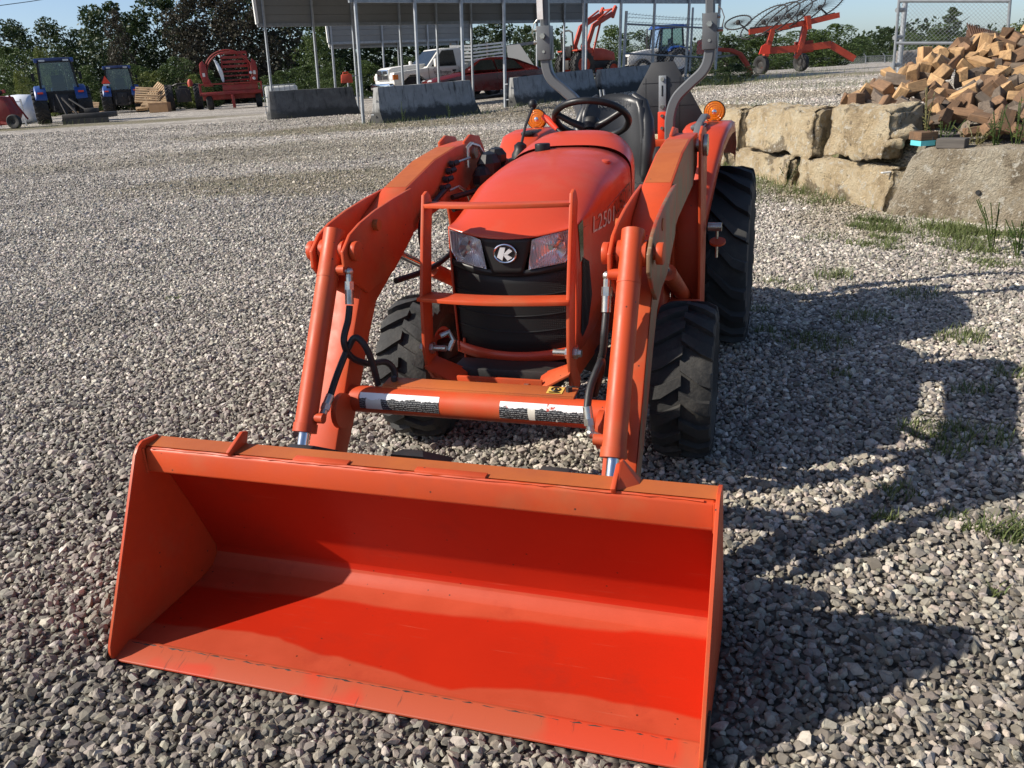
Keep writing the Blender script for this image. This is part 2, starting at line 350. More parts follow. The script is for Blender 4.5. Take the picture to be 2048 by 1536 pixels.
    # cut firewood: orange brown sawn faces, weathered grey outside; shade differs from block to block
    for nm, f1, f2, key in (('fresh_firewood', (.60, .38, .18), (.36, .21, .10), 'fw0'), ('brown_firewood', (.24, .135, .07), (.13, .075, .042), 'fw1'), ('weathered_firewood', (.20, .155, .115), (.10, .078, .06), 'fw2')):
        t = NT(nm); v = t.coord(); r = t.n('ObjectInfo').outputs['Random']
        g = t.n('TexNoise', Vector=t.n('Mapping', Vector=v, Scale=(3, 40, 40)).outputs[0], Scale=1.3, Detail=6, Roughness=.6).outputs['Fac']
        c = t.ramp(g, [(.3, f1), (.7, f2)]); c = t.mix(1., c, t.ramp(r, [(0, .72), (1, 1.2)]), 'MULTIPLY')
        ring = t.n('TexWave', Vector=v, Scale=22, Distortion=3, _wave_type='RINGS', _rings_direction='X').outputs['Fac']; c = t.mix(t.ramp(ring, [(.5, 0), (1, .22)]), c, (.12, .07, .035))
        c = t.mix(t.ramp(t.noise(v, 9, 6, .65), [(.48, 0), (.72, .7)]), c, (.075, .052, .036))
        t.base(c); t.p.inputs['Roughness'].default_value = .85; t.bump(g, .5, .01); M[key] = t.m
    M['firewood'] = M['fw1']
    t = NT('old_grey_wood'); v = t.coord()
    g = t.n('TexNoise', Vector=t.n('Mapping', Vector=v, Scale=(3, 40, 40)).outputs[0], Scale=1.3, Detail=6).outputs['Fac']
    t.base(t.ramp(g, [(.3, (.13, .115, .1)), (.7, (.07, .062, .055))])); t.p.inputs['Roughness'].default_value = .9; M['oldwood'] = t.m
    # leaves
    def leaf(nm, a, b, cst, sc=.35):
        t = NT(nm); g = t.n('NewGeometry'); v = g.outputs['Position']; ri = g.outputs['Random Per Island']
        c = t.ramp(t.noise(v, sc, 3, .6), [(.35, a), (.65, b)])
        c = t.mix(t.ramp(ri, [(.0, 0), (1., .65)]), c, cst)
        t.base(c); t.p.inputs['Roughness'].default_value = .55; t.p.inputs['Specular IOR Level'].default_value = .3
        t.p.inputs['Transmission Weight'].default_value = 0
        tr = t.n('BsdfTranslucent', Color=c); mx = t.n('MixShader', i0=.25, i1=t.p.outputs[0], i2=tr.outputs[0]); t.t.links.new(mx.outputs[0], t.out.inputs[0])
        return t.m
    M['leaf_dark'] = leaf('dark_green_leaves', (.020, .036, .014), (.034, .056, .018), (.05, .075, .022))
    M['leaf_mid'] = leaf('mid_green_leaves', (.038, .066, .02), (.06, .095, .024), (.085, .12, .03))
    M['leaf_bright'] = leaf('yellow_green_leaves', (.09, .125, .03), (.13, .155, .035), (.17, .19, .05))
    M['leaf_brown'] = leaf('brown_withered_leaves', (.036, .028, .022), (.052, .040, .028), (.05, .055, .03))
    M['grass'] = leaf('grass_blades', (.075, .115, .03), (.12, .16, .045), (.22, .22, .10), 1.5)
    M['dryweed'] = leaf('dry_weed', (.17, .15, .06), (.22, .18, .08), (.12, .14, .05), 1.5)
special()
# ------------------------------------------------------------------ ground
def dirt_nodes(t, pos):
    out = None
    for (cx, cy, rx, ry, am) in ((-2.4, 12.6, 3.6, 1.5, .7), (-3.5, 16.5, 5.5, 2.2, .45), (-.6, 9.5, 2.2, 1.0, .5), (-3.2, 20.6, 5, 1.3, .8), (2.0, 22.5, 5, 1.6, .7), (3.7, 9.6, .9, 1.9, .95), (3.2, 7.7, .7, .9, .6), (-16, 33, 9, 2.5, .8), (8, 15, 6, 2.2, .6), (9.5, 27, 8, 2.5, .7), (-10, 16, 5, .8, .35)):
        d = t.n('VectorMath', _operation='MULTIPLY', i0=t.n('VectorMath', _operation='SUBTRACT', i0=pos, i1=(cx, cy, 0)).outputs[0], i1=(1/rx, 1/ry, 0)).outputs[0]
        L = t.n('VectorMath', _operation='LENGTH', i0=d).outputs['Value']
        e = t.math('ADD', L, t.math('MULTIPLY', t.math('SUBTRACT', t.noise(pos, 1.4, 6, .65), .5), 1.3))
        m = t.ramp(e, [(.55, am), (1.05, 0)])
        out = m if out is None else t.math('MAXIMUM', out, m)
    return out
def gravel_mat():
    t = NT('gravel_ground'); pos = t.n('NewGeometry').outputs['Position']
    vo = t.n('TexVoronoi', Vector=pos, Scale=38, Randomness=1); cellr = t.n('SeparateColor', Color=vo.outputs['Color']).outputs[0]
    c = t.ramp(cellr, [(0, (.10, .093, .085)), (.35, (.26, .245, .225)), (.7, (.40, .375, .345)), (1, (.66, .63, .59))])
    gap = t.ramp(vo.outputs['Distance'], [(.32, 0), (.62, .72)])
    c = t.mix(gap, c, (.06, .053, .045))
    vo2 = t.n('TexVoronoi', Vector=pos, Scale=12, Randomness=1).outputs['Color']
    c = t.mix(.45, c, t.ramp(t.n('SeparateColor', Color=vo2).outputs[0], [(0, (.10, .095, .085)), (.5, (.27, .255, .235)), (.8, (.44, .42, .39)), (1, (.70, .67, .63))]))
    vo3 = t.n('TexVoronoi', Vector=pos, Scale=4.5, Randomness=1).outputs['Color']
    c = t.mix(.22, c, t.ramp(t.n('SeparateColor', Color=vo3).outputs[0], [(0, (.12, .11, .10)), (1, (.58, .55, .51))]))
    big = t.ramp(t.noise(t.n('Mapping', Vector=pos, Scale=(.35, 1.3, 1), Rotation=(0, 0, .55)).outputs[0], .7, 5, .6), [(.35, .72), (.65, 1.12)]); c = t.mix(1., c, big, 'MULTIPLY')
    sy = t.n('SeparateXYZ', Vector=pos).outputs[1]; near_far = t.math('ADD', t.math('MULTIPLY', sy, 1/20.), t.math('MULTIPLY', t.math('SUBTRACT', t.noise(pos, .6, 3), .5), .12))
    c = t.mix(1., c, t.ramp(near_far, [(.28, (.52, .48, .43)), (.50, (1.0, .96, .90)), (.85, (1.38, 1.33, 1.26))]), 'MULTIPLY')   # near gap shade and far brightness put into the ground colour
    dn = t.ramp(t.noise(pos, 2.5, 6), [(.3, (.13, .105, .06)), (.55, (.17, .15, .085)), (.7, (.09, .105, .04))])
    c = t.mix(dirt_nodes(t, pos), c, dn)
    t.base(c); t.p.inputs['Roughness'].default_value = .95; t.p.inputs['Specular IOR Level'].default_value = .2
    h = t.math('SUBTRACT', 1., vo.outputs['Distance']); t.bump(h, .9, .025); return t.m
def stone_mat():
    t = NT('gravel_stone'); oi = t.n('ObjectInfo').outputs['Random']; pos = t.n('NewGeometry').outputs['Position']
    c = t.ramp(oi, [(0, (.15, .142, .132)), (.25, (.24, .226, .206)), (.55, (.335, .315, .288)), (.8, (.43, .403, .365)), (.94, (.58, .55, .50)), (1, (.70, .68, .63))])
    hue = t.n('TexWhiteNoise', _noise_dimensions='1D', W=oi).outputs['Color']
    c = t.mix(.045, c, t.mix(1., c, hue, 'OVERLAY'))
    c = t.mix(t.ramp(t.noise(pos, 90, 6, .65), [(.42, 0), (.7, .45)]), c, (.12, .11, .10))
    c = t.mix(1., c, t.ramp(t.noise(t.n('Mapping', Vector=pos, Scale=(.35, 1.3, 1), Rotation=(0, 0, .55)).outputs[0], .7, 5, .6), [(.35, .74), (.65, 1.14)]), 'MULTIPLY')
    c = t.mix(t.math('MULTIPLY', dirt_nodes(t, pos), .65), c, (.17, .14, .085))
    sy = t.n('SeparateXYZ', Vector=pos).outputs[1]; near_far = t.math('ADD', t.math('MULTIPLY', sy, .1), t.math('MULTIPLY', t.math('SUBTRACT', t.noise(pos, .8, 3), .5), .12))
    c = t.mix(1., c, t.ramp(near_far, [(.15, (.88, .83, .75)), (.5, (1.18, 1.125, 1.05)), (1., (1.30, 1.25, 1.19))]), 'MULTIPLY')  # stones darkened near and lightened far, their shaded sides put into the colour
    t.base(c); t.p.inputs['Roughness'].default_value = .85; t.p.inputs['Specular IOR Level'].default_value = .3; t.bump(t.noise(pos, 160, 4, .6), .25, .003); return t.m
M['gravel'] = gravel_mat(); M['gstone'] = stone_mat()
ys = list(np.arange(-4, 10, .35))+list(np.arange(10, 32, .8))+list(np.arange(32, 70, 3))+[75, 85, 100, 120, 150, 200, 300]
xs = [-300, -150, -90, -60]+list(np.arange(-45, -12, 2.5))+list(np.arange(-12, 12, .5))+list(np.arange(12, 45, 2.5))+[60, 90, 150, 300]
g = MB(); g.add([(x, y, zlot(x, y)-.004+.42*math.exp(-((x-3.5)/5)**2-((y-40)/5)**2)) for y in ys for x in xs], [(j*len(xs)+i, j*len(xs)+i+1, (j+1)*len(xs)+i+1, (j+1)*len(xs)+i) for j in range(len(ys)-1) for i in range(len(xs)-1)])
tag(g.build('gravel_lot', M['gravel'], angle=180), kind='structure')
ds = [0, .15, .4, .8, 1.3, 2, 3, 4.5, 6.5, 9, 12, 16, 22, 30, 45, 70, 110, 180]
tys = [2, 4, 6, 7]+list(np.arange(7.5, 14, .4))+list(np.arange(14, 32, .8))+[34, 38, 42, 47, 52, 58, 65, 75, 85, 100, 120, 150, 200]
vs = []
for y in tys:
    st = .16-max(0, y-12.5)*.25
    for d in ds:
        x = xwall(y)+st+d; m = terrace_mask(x, y); vs.append((x, y, ztop(x, y)-.05*(1-m)))
g = MB(); n = len(ds); g.add(vs, [(j*n+i, j*n+i+1, (j+1)*n+i+1, (j+1)*n+i) for j in range(len(tys)-1) for i in range(n-1)])
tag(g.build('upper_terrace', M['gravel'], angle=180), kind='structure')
# loose stones: convex chips instanced on points
def chip(k):
    r = np.random.default_rng(k); bm = bmesh.new(); ax = r.uniform(.62, 1.3, 3); ax[2] *= .62
    for _ in range(int(r.integers(15, 24))):
        p = r.normal(size=3); p /= np.linalg.norm(p); p *= ax*r.uniform(.86, 1.08); bm.verts.new(p)
    h = bmesh.ops.convex_hull(bm, input=bm.verts); bmesh.ops.delete(bm, geom=[q for q in h['geom_interior'] if isinstance(q, bmesh.types.BMVert)], context='VERTS')
    bmesh.ops.dissolve_limit(bm, angle_limit=.3, verts=bm.verts, edges=bm.edges)
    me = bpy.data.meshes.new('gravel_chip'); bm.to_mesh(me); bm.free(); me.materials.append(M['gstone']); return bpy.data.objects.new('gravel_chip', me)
chips = [chip(k) for k in range(9)]
BUCKET_Q = None
def make_gravel():
    sp = .0180; pts = []
    Y = 1.15
    rows = []
    ymax = 27
    P = []; y = .55
    while y < ymax:
        keep = 1 if y < 7.5 else .55*(7.5/y)**2+.45*max(0, 1-(y-7.5)/1.5)
        st = sp if y < 9.5 else sp*2
        mg = .45+1.5*max(0, min(1, (11-y)/3)); x0, x1 = -.66*(y+.6)-mg, .66*(y+.6)+mg
        x = np.arange(x0, x1, sp*(1 if y < 9.5 else .5)); x = x[RNG.random(len(x)) < keep]
        P.append(np.stack([x+RNG.uniform(-.6, .6, len(x))*st, np.full(len(x), y)+RNG.uniform(-.6, .6, len(x))*st], 1)); y += st
    P = np.concatenate(P)
    # outside the bucket floor and in front of the wall
    c, s_ = math.cos(TYAW), math.sin(TYAW); dx, dy = P[:, 0]-TX, P[:, 1]-TY
    u, v = dx*c-dy*s_, dx*s_+dy*c
    ok = ~((np.abs(u+.007) < .85) & (v > -1.776) & (v < -1.24))
    xw = np.where(P[:, 1] > 8.12, 3.65+(8.31-P[:, 1])*.1957, 3.69+(8.12-P[:, 1])*.86)
    ok &= (P[:, 0] < xw+.05) | ((P[:, 0] > xw+.6) & (P[:, 1] > 9.2)) | (P[:, 1] > 15.5)
    P = P[ok]; N_ = len(P)
    z = np.array([ztop(x, y) for x, y in P])+RNG.uniform(-.007, .009, N_)
    sc = np.clip(np.exp(RNG.normal(math.log(.0121), .30, N_)), .0062, .0235)*(1+.018*np.clip(P[:, 1]-8, 0, 20))
    me = bpy.data.meshes.new('gravel'); me.vertices.add(N_); me.vertices.foreach_set('co', np.column_stack([P, z]).astype(np.float32).ravel())
    a = me.attributes.new('spin', 'FLOAT_VECTOR', 'POINT'); a.data.foreach_set('vector', np.column_stack([RNG.normal(0, .5, N_), RNG.normal(0, .5, N_), RNG.uniform(0, 6.28, N_)]).astype(np.float32).ravel())
    a = me.attributes.new('size', 'FLOAT', 'POINT'); a.data.foreach_set('value', sc.astype(np.float32))
    a = me.attributes.new('pick', 'INT', 'POINT'); a.data.foreach_set('value', RNG.integers(0, len(chips), N_).astype(np.int32))
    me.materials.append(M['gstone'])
    o = bpy.data.objects.new('gravel', me); COL.objects.link(o); tag(o, 'loose grey crushed limestone gravel covering the yard', kind='stuff')
    ng = bpy.data.node_groups.new('scatter_gravel', 'GeometryNodeTree')
    ng.interface.new_socket('Geometry', in_out='INPUT', socket_type='NodeSocketGeometry'); ng.interface.new_socket('Geometry', in_out='OUTPUT', socket_type='NodeSocketGeometry')
    gi, go = ng.nodes.new('NodeGroupInput'), ng.nodes.new('NodeGroupOutput'); L = ng.links.new
    ip = ng.nodes.new('GeometryNodeInstanceOnPoints'); jn = ng.nodes.new('GeometryNodeJoinGeometry')
    for ch in reversed(chips):
        oi = ng.nodes.new('GeometryNodeObjectInfo'); oi.inputs['Object'].default_value = ch; oi.inputs['As Instance'].default_value = True
        L(oi.outputs['Geometry'], jn.inputs[0])
    def attr(n_, ty):
        q = ng.nodes.new('GeometryNodeInputNamedAttribute'); q.data_type = ty; q.inputs[0].default_value = n_; return next(x for x in q.outputs if x.enabled and x.name == 'Attribute')
    L(gi.outputs[0], ip.inputs['Points']); L(jn.outputs[0], ip.inputs['Instance']); ip.inputs['Pick Instance'].default_value = True
    L(attr('pick', 'INT'), ip.inputs['Instance Index']); L(attr('spin', 'FLOAT_VECTOR'), ip.inputs['Rotation']); L(attr('size', 'FLOAT'), ip.inputs['Scale'])
    L(ip.outputs[0], go.inputs[0])
    md = o.modifiers.new('scatter', 'NODES'); md.node_group = ng
    return N_
TX, TY, TYAW = .16674, 3.41816, .329637
make_gravel()
# ------------------------------------------------------------------ grass
def blade(m, x, y, z, h, lean, a, wd):
    dx, dy = math.cos(a), math.sin(a); px, py = -dy*wd, dx*wd
    p = [(x+px, y+py, z), (x-px, y-py, z), (x+dx*lean*.4+px*.7, y+dy*lean*.4+py*.7, z+h*.6), (x+dx*lean*.4-px*.7, y+dy*lean*.4-py*.7, z+h*.6), (x+dx*lean, y+dy*lean, z+h)]
    m.add(p, [(0, 1, 3, 2), (2, 3, 4)])
gm = MB()
def tuft(px, py, r, n, h, Y=None):
    if Y is None: n = int(n*2.2); h *= 1.1
    if Y is None:
        v = (px-1024)/FPX*_r+(py-768)/FPX*_d+_f; t = -CAMH/v[2]; x0, y0 = v[0]*t, v[1]*t
        if y0 > 9: y0 = 9; x0 = xat(px, 9)
    else: x0, y0 = xat(px, Y), Y
    for _ in range(n):
        a = random.uniform(0, 6.28); d = r*math.sqrt(random.random()); x, y = x0+d*math.cos(a)*1.4, y0+d*math.sin(a)
        hh = h*random.uniform(.4, 1.1); blade(gm, x, y, ztop(x, y), hh, hh*random.uniform(.3, 1.3), random.uniform(0, 6.28), .0022+.0012*random.random())
for px, py, r, n, h in ((1665, 560, .10, 60, .09), (1600, 583, .07, 30, .05), (1830, 595, .12, 40, .06), (1720, 640, .13, 60, .06), (1600, 680, .12, 60, .05), (1660, 690, .1, 40, .05), (1925, 680, .11, 70, .07), (1620, 700, .08, 30, .04),
                        (1860, 865, .10, 70, .05), (1950, 880, .12, 80, .05), (1895, 910, .06, 30, .05), (2030, 750, .08, 40, .05), (1680, 752, .06, 25, .04), (1770, 1040, .035, 25, .04), (1800, 990, .06, 40, .045), (2028, 1075, .07, 70, .07), (1945, 785, .07, 40, .05),
                        (1945, 1060, .03, 20, .04), (1990, 1190, .02, 12, .03), (350, 607, .05, 30, .03), (700, 470, .1, 30, .03), (1510, 625, .07, 30, .05), (1530, 665, .05, 20, .05), (1905, 1035, .04, 30, .03), (1545, 570, .06, 30, .05), (1640, 490, .15, 40, .06)): tuft(px, py, r, n, h)
for px, Y, r, n, h in ((1540, 10.2, .5, 260, .10), (1600, 9.6, .45, 220, .12), (1570, 9.3, .5, 120, .08), (1660, 8.9, .4, 90, .09), (1790, 7.55, .25, 130, .10), (1840, 7.3, .3, 190, .11), (1870, 7.0, .35, 170, .09), (1930, 6.9, .3, 150, .11), (1985, 6.7, .3, 150, .10), (1880, 6.6, .5, 90, .06), (1990, 6.2, .5, 120, .07), (1760, 7.3, .35, 60, .06), (1500, 11.5, .5, 160, .10), (2060, 6.4, .4, 120, .11), (1440, 12.5, .5, 90, .10), (1340, 13.4, .6, 100, .11), (1720, 8.3, .4, 60, .07)): tuft(px, 0, r, n, h, Y)
for px, Y, r, n, h in ((740, 21.2, .6, 90, .14), (790, 21.0, .7, 120, .15), (850, 21.8, .7, 120, .15), (920, 22.4, .6, 90, .15), (960, 23, .5, 60, .13), (560, 26.8, .6, 60, .15), (1040, 23.6, .6, 90, .16), (1090, 23.7, .7, 90, .16), (1720, 17.5, 1.0, 220, .16), (1660, 18.5, 1.2, 160, .13), (1560, 24, 2.0, 260, .25), (1500, 26, 2.0, 200, .3), (1450, 22, 1.2, 150, .3), (1640, 33, 1.5, 100, .3), (1580, 34, 1.5, 100, .35), (60, 34, 2.5, 180, .25), (20, 33, 2, 120, .3), (250, 44, 2, 60, .2)): tuft(px, 0, r, n, h, Y)
for k in range(9500):
    px, py = random.uniform(1690, 2100), 0; f = random.random(); Y = 7.75-(px-1740)*.0029-f**1.5*1.15; x = xat(px, Y)
    n_ = math.sin(x*7.1+Y*3)*math.sin(Y*6.3-x*2.2)+.45*math.sin(x*17+Y*13)
    if n_ < -.12+.55*f or x > xwall(Y)-.02: continue
    hh = random.uniform(.025, .085)*(1.15-f*.5); blade(gm, x, Y, ztop(x, Y), hh, hh*random.uniform(.4, 1.6), random.uniform(0, 6.28), .003+.0015*random.random())
for k in range(1500):
    Y = random.uniform(8.6, 11.5); x = xwall(Y)-.02-abs(random.gauss(0, .35)); n_ = math.sin(x*6+Y*4)*math.sin(Y*5-x*2)
    if n_ < -.1: continue
    hh = random.uniform(.03, .12); blade(gm, x, Y, ztop(x, Y), hh, hh*random.uniform(.4, 1.4), random.uniform(0, 6.28), .003)
tag(gm.build('grass', M['grass'], recalc=False, smooth=False), 'patchy green grass tufts growing through the gravel', kind='stuff')
def weed(px, Y, h, n, mat, label, spread=.12, dry=False):
    x, y = xat(px, Y), Y; z = ztop(x, y); m = MB(); s = MB()
    for k in range(n):
        a = random.uniform(0, 6.28); l = spread*random.random(); hh = h*random.uniform(.6, 1); tip = (x+l*math.cos(a), y+l*math.sin(a), z+hh)
        s.tube([(x+.1*l*math.cos(a), y+.1*l*math.sin(a), z), (x+.5*l*math.cos(a), y+.5*l*math.sin(a), z+hh*.6), tip], .004, 4)
        for q in range(9):
            f = .25+.75*q/9; b = random.uniform(0, 6.28); L = .06*random.uniform(.5, 1.2)*(1.1-f*.5); c = Vector((x+f*l*math.cos(a), y+f*l*math.sin(a), z+hh*f))
            d = Vector((math.cos(b), math.sin(b), .5)).normalized(); e = d.cross(Vector((0, 0, 1))).normalized()*L*.22
            m.add([c, c+d*L*.5+e, c+d*L, c+d*L*.5-e], [(0, 1, 2, 3)])
    r = m.build('weed_plant', mat, recalc=False, smooth=False); s.build('stem', M['dryweed'] if dry else M['leaf_mid'], r)
    tag(r, label, 'weed', 'weeds around the walls and barriers')
# ------------------------------------------------------------------ retaining wall of rough blocks
def rough_block(name, p, parent, mat, amp=.05, seed=0, nx=30, ny=8, nz=16, rnd=.09):
    """p: 8 corner points (bottom 4 then top 4); a box subdivided and roughened with rounded edges"""
    from mathutils import noise
    p = [Vector(q) for q in p]; bm = bmesh.new(); vm = {}
    cen = sum(p, Vector())/8
    def tri(a, b, c):
        q0 = p[0].lerp(p[1], a).lerp(p[3].lerp(p[2], a), b); q1 = p[4].lerp(p[5], a).lerp(p[7].lerp(p[6], a), b); return q0.lerp(q1, c)
    def V(i, j, k):
        key = (i, j, k)
        if key not in vm:
            a, b, c = i/nx, j/ny, k/nz; q = tri(a, b, c)
            ex = [min(i, nx-i) == 0, min(j, ny-j) == 0, min(k, nz-k) == 0]
            q2 = q.copy()
            if sum(ex) >= 2: q2 = q.lerp(cen, rnd*(sum(ex)-1))
            n = noise.noise_vector(q*2.2+Vector((seed, 0, 0)))*amp + noise.noise_vector(q*6+Vector((0, seed, 0)))*amp*.65 + noise.noise_vector(q*14)*amp*.45 + noise.noise_vector(q*31)*amp*.22
            vm[key] = bm.verts.new(q2+n)
        return vm[key]
    def face(l): bm.faces.new([V(*q) for q in l])
    for i in range(nx):
        for k in range(nz):
            face([(i, 0, k), (i+1, 0, k), (i+1, 0, k+1), (i, 0, k+1)]); face([(i+1, ny, k), (i, ny, k), (i, ny, k+1), (i+1, ny, k+1)])
        for j in range(ny): face([(i, j, nz), (i+1, j, nz), (i+1, j+1, nz), (i, j+1, nz)])
    for j in range(ny):
        for k in range(nz):
            face([(0, j+1, k), (0, j, k), (0, j, k+1), (0, j+1, k+1)]); face([(nx, j, k), (nx, j+1, k), (nx, j+1, k+1), (nx, j, k+1)])
    bmesh.ops.recalc_face_normals(bm, faces=bm.faces)
    me = bpy.data.meshes.new(name); bm.to_mesh(me); bm.free(); me.materials.append(mat)
    me.polygons.foreach_set('use_smooth', [True]*len(me.polygons))
    o = bpy.data.objects.new(name, me); COL.objects.link(o); o.parent = parent; return o
wall = thing('stone_wall', 'retaining wall of rough cream limestone blocks in two rows behind the orange tractor', 'stone wall', (0, 0, 0))
def wblock(y0, y1, z0, z1, seed, off0=0., off1=0., depth=.5, amp=.05, back=.30):
    def wp(y, d, z): return (xwall(y)+d+.0, y, z)
    rough_block('stone_block', [wp(y1, off1, z0), wp(y0, off0, z0), (xwall(y0)+off0+depth, y0+back, z0), (xwall(y1)+off1+depth, y1+.05, z0),
                                wp(y1, off1+.03, z1), wp(y0, off0+.03, z1), (xwall(y0)+off0+depth, y0+back, z1), (xwall(y1)+off1+depth, y1+.05, z1)], wall, M['stone'], amp, seed, rnd=.10)
for k, (a, b, z0, z1, o0, o1) in enumerate(((8.18, 9.27, .53, 1.04, 0, 0), (9.42, 11.02, .47, .985, .02, 0), (11.16, 12.7, .42, .95, .02, -.02), (12.8, 14.4, .40, .9, 0, -.05), (14.5, 16, .42, .85, -.1, -.2),
                                           (8.02, 9.75, -.04, .50, -.06, -.03), (9.83, 11.45, -.03, .45, -.03, -.03), (11.5, 13.2, .0, .42, -.03, -.02), (13.3, 15, .05, .40, -.03, -.1))): wblock(a, b, z0, z1, k*3.7, o0, o1)
cb = thing('concrete_block', 'long pitted tan concrete block with a drain hole at the right end of the wall', 'concrete block')
A = Vector((3.60, 8.02, 0)); B = Vector((6.1, 5.15, 0)); dr = (B-A).normalized(); nr = Vector((-dr.y, dr.x, 0)) if True else None
if nr.x < 0: nr = -nr
def cp(q, d, z): v = q+nr*d; return (v.x, v.y, z)
A2 = A+dr*.22
rough_block('concrete_block_body', [cp(A+dr*-.02, 0, -.03), cp(B, 0, -.03), cp(B, .62, -.03), cp(A, .62, -.03), cp(A2, .08, .70), cp(B, .08, .70), cp(B, .50, .70), cp(A2, .50, .70)], cb, M['stone2'], .022, 50, 30, 6, 10, .03)
q0, q1, q2 = (Vector(cp(A, 0, -.03)), Vector(cp(B, 0, -.03)), Vector(cp(A2, .08, .70))); fn = (q1-q0).cross(q2-q0).normalized()
e0 = Vector((0, 0, CAMH)); e1 = Vector(at(1957, 385, 1))-e0; hc = e0+e1*((q0-e0).dot(fn)/e1.dot(fn)); fn = -fn if fn.dot(e1) > 0 else fn
m = MB(); m.cyl(hc-fn*.05, hc+fn*.0165, .021, n=16); m.build('drain_hole', M['black'], cb)
# small rubble between wall end and concrete block
for px, py, Y, s_, lb in ((1800, 268, 8.3, .16, 'flat cream stone wedged between the wall end and the concrete block'), (1790, 290, 8.15, .10, 'small pale stone below the flat wedged stone at the wall end')):
    c = at(px, py, Y); r = rough_block('loose_stone', [(c[0]+a*s_, c[1]+b*s_*.8, c[2]+d*s_*.4) for a, b, d in ((-1, -1, -1), (1, -1, -1), (1, 1, -1), (-1, 1, -1), (-1, -1, 1), (1, -1, 1), (1, 1, 1), (-1, 1, 1))], None, M['stone'], .03, px, 5, 4, 3, .2); tag(r, lb, 'stone')
# ------------------------------------------------------------------ firewood
def block_mesh(k):
    r = random.Random(k); L, a, b = r.uniform(.16, .30), r.uniform(.07, .125), r.uniform(.075, .15); m = MB()
    t = r.choice([0, 0, 1, 2])
    if t == 1: poly = [(-a/2, -b/2), (a/2, -b/2), (a*.15, b/2)]
    elif t == 2: poly = [(-a/2, -b/2), (a/2, -b/2), (a*.5, b*.15), (a*.1, b/2), (-a/2, b*.3)]
    else: poly = [(-a/2, -b/2), (a/2, -b/2), (a/2+r.uniform(-.02, .02), b/2), (-a/2, b/2+r.uniform(-.02, .02))]
    m.prism(poly, 0, -L/2, L/2)
    m.v = [(q[0]+r.uniform(-.022, .022), q[1]+r.uniform(-.013, .013), q[2]+r.uniform(-.013, .013)) for q in m.v]
    o = m.build('firewood_block', M['fw0'], bevel=.006, segs=1); me = o.data; bpy.data.objects.remove(o); out = []
    for key in ('fw0', 'fw1', 'fw2'): q = me.copy(); q.materials[0] = M[key]; out.append(q)
    return out
fw = [block_mesh(k) for k in range(16)]
ctl = np.array([(3.72, 9.25, .93), (4.0, 9.3, 1.09), (4.4, 9.5, 1.28), (4.85, 9.7, 1.43), (5.25, 9.9, 1.53), (5.6, 10, 1.62), (6.2, 9.9, 1.66), (6.9, 9.8, 1.55), (3.85, 8.75, .86), (4.1, 8.25, .76), (4.35, 7.95, .73), (4.8, 7.6, .73), (5.4, 7.3, .75), (6.1, 7.0, .75), (4.5, 8.8, 1.02), (5.2, 8.7, 1.10), (5.8, 8.6, 1.16), (4.4, 10.4, .95), (5.2, 10.9, .95), (6.2, 11, 1.0), (3.75, 9.9, .93), (5.0, 8.1, .96), (5.8, 7.8, 1.0), (6.6, 8.4, 1.25)])
def heap(x, y):
    d = np.hypot(ctl[:, 0]-x, ctl[:, 1]-y)+.04; w_ = d**-3.2; return float((w_*ctl[:, 2]).sum()/w_.sum())
def in_heap(x, y): return y > 9.0-(x-3.7)*1.25 and y > 6.9 and x > 3.80+max(0, 8.4-y)*.6 and y < 9.8+.10*(x-4) and x < 6.4
zone = [('left tip', 4.1), ('middle', 5.2), ('right end', 9)]
cnt = 0
yy = 10.1
FW_GRP = 'split firewood blocks in the heap on the wall'
while yy > 6.85:
    xx = 3.62
    while xx < 6.9:
        x, y = xx+random.uniform(-.05, .05), yy+random.uniform(-.05, .05); xx += .138
        if not in_heap(x, y): continue
        h = heap(x, y)
        gz = ztop(x, y)
        lv = [h]
        if h-.16 > gz+.05 and random.random() < .12: lv.append(h-.17)
        if y > 7.4 and h-gz < .12 and random.random() < .12: continue
        for z in lv:
            if cnt > 298: break
            rel = h-gz; pf = .6 if h > 1.18 else .25 if h > 1.0 else .06
            tone = 0 if random.random() < pf else (1 if random.random() < (.62 if h > 1.0 else .4) else 2)  # fresh wood on top; lower tones also darkened for shade in the heap
            o = bpy.data.objects.new('firewood_block', random.choice(fw)[tone]); COL.objects.link(o); cnt += 1
            o.location = (x, y, max(z, gz+.05)+random.uniform(-.03, .05)); rx, ry = random.gauss(0, .8), random.gauss(0, .6); o.rotation_euler = (rx, ry, random.uniform(0, 6.28))
            lb = ('freshly sawn orange', 'brown', 'weathered grey')[tone]+' firewood block '+('lying flat' if abs(ry) < .25 else 'tilted' if abs(ry) < .7 else 'standing steeply')+(' on top' if h > 1.38 else ' in the upper part' if h > 1.15 else ' halfway up' if h > .95 else ' at the foot')+' of the heap, '+('left tip' if x < 4.05 else 'left slope' if x < 4.6 else 'middle' if x < 5.2 else 'right side' if x < 5.9 else 'right end')
            tag(o, lb, 'firewood', FW_GRP)
    yy -= .142
def one_block(px, py, Y, dims, rz, mat, label, cat='firewood', name='firewood_block', tilt=0):
    c = at(px, py, Y); m = MB(); m.box((0, 0, 0), dims); o = m.build(name, mat, bevel=.005, segs=1); o.location = c; o.rotation_euler = (tilt, 0, rz); return tag(o, label, cat)
b_ = one_block(1847, 271, 8.02, (.17, .2, .075), .1, M['firewood'], 'short firewood block lying on a pale cyan painted base at the wall edge')
m = MB(); m.box((-.012, -.02, -.062), (.14, .17, .045)); m.build('painted_base', M['cyan'], b_)
one_block(1905, 286, 7.75, (.24, .14, .085), -.75, M['oldwood'], 'dark grey weathered block lying at the edge of the concrete block')
one_block(1885, 275, 8.0, (.3, .10, .05), .2, M['oldwood'], 'thin grey weathered board lying behind the dark grey block')
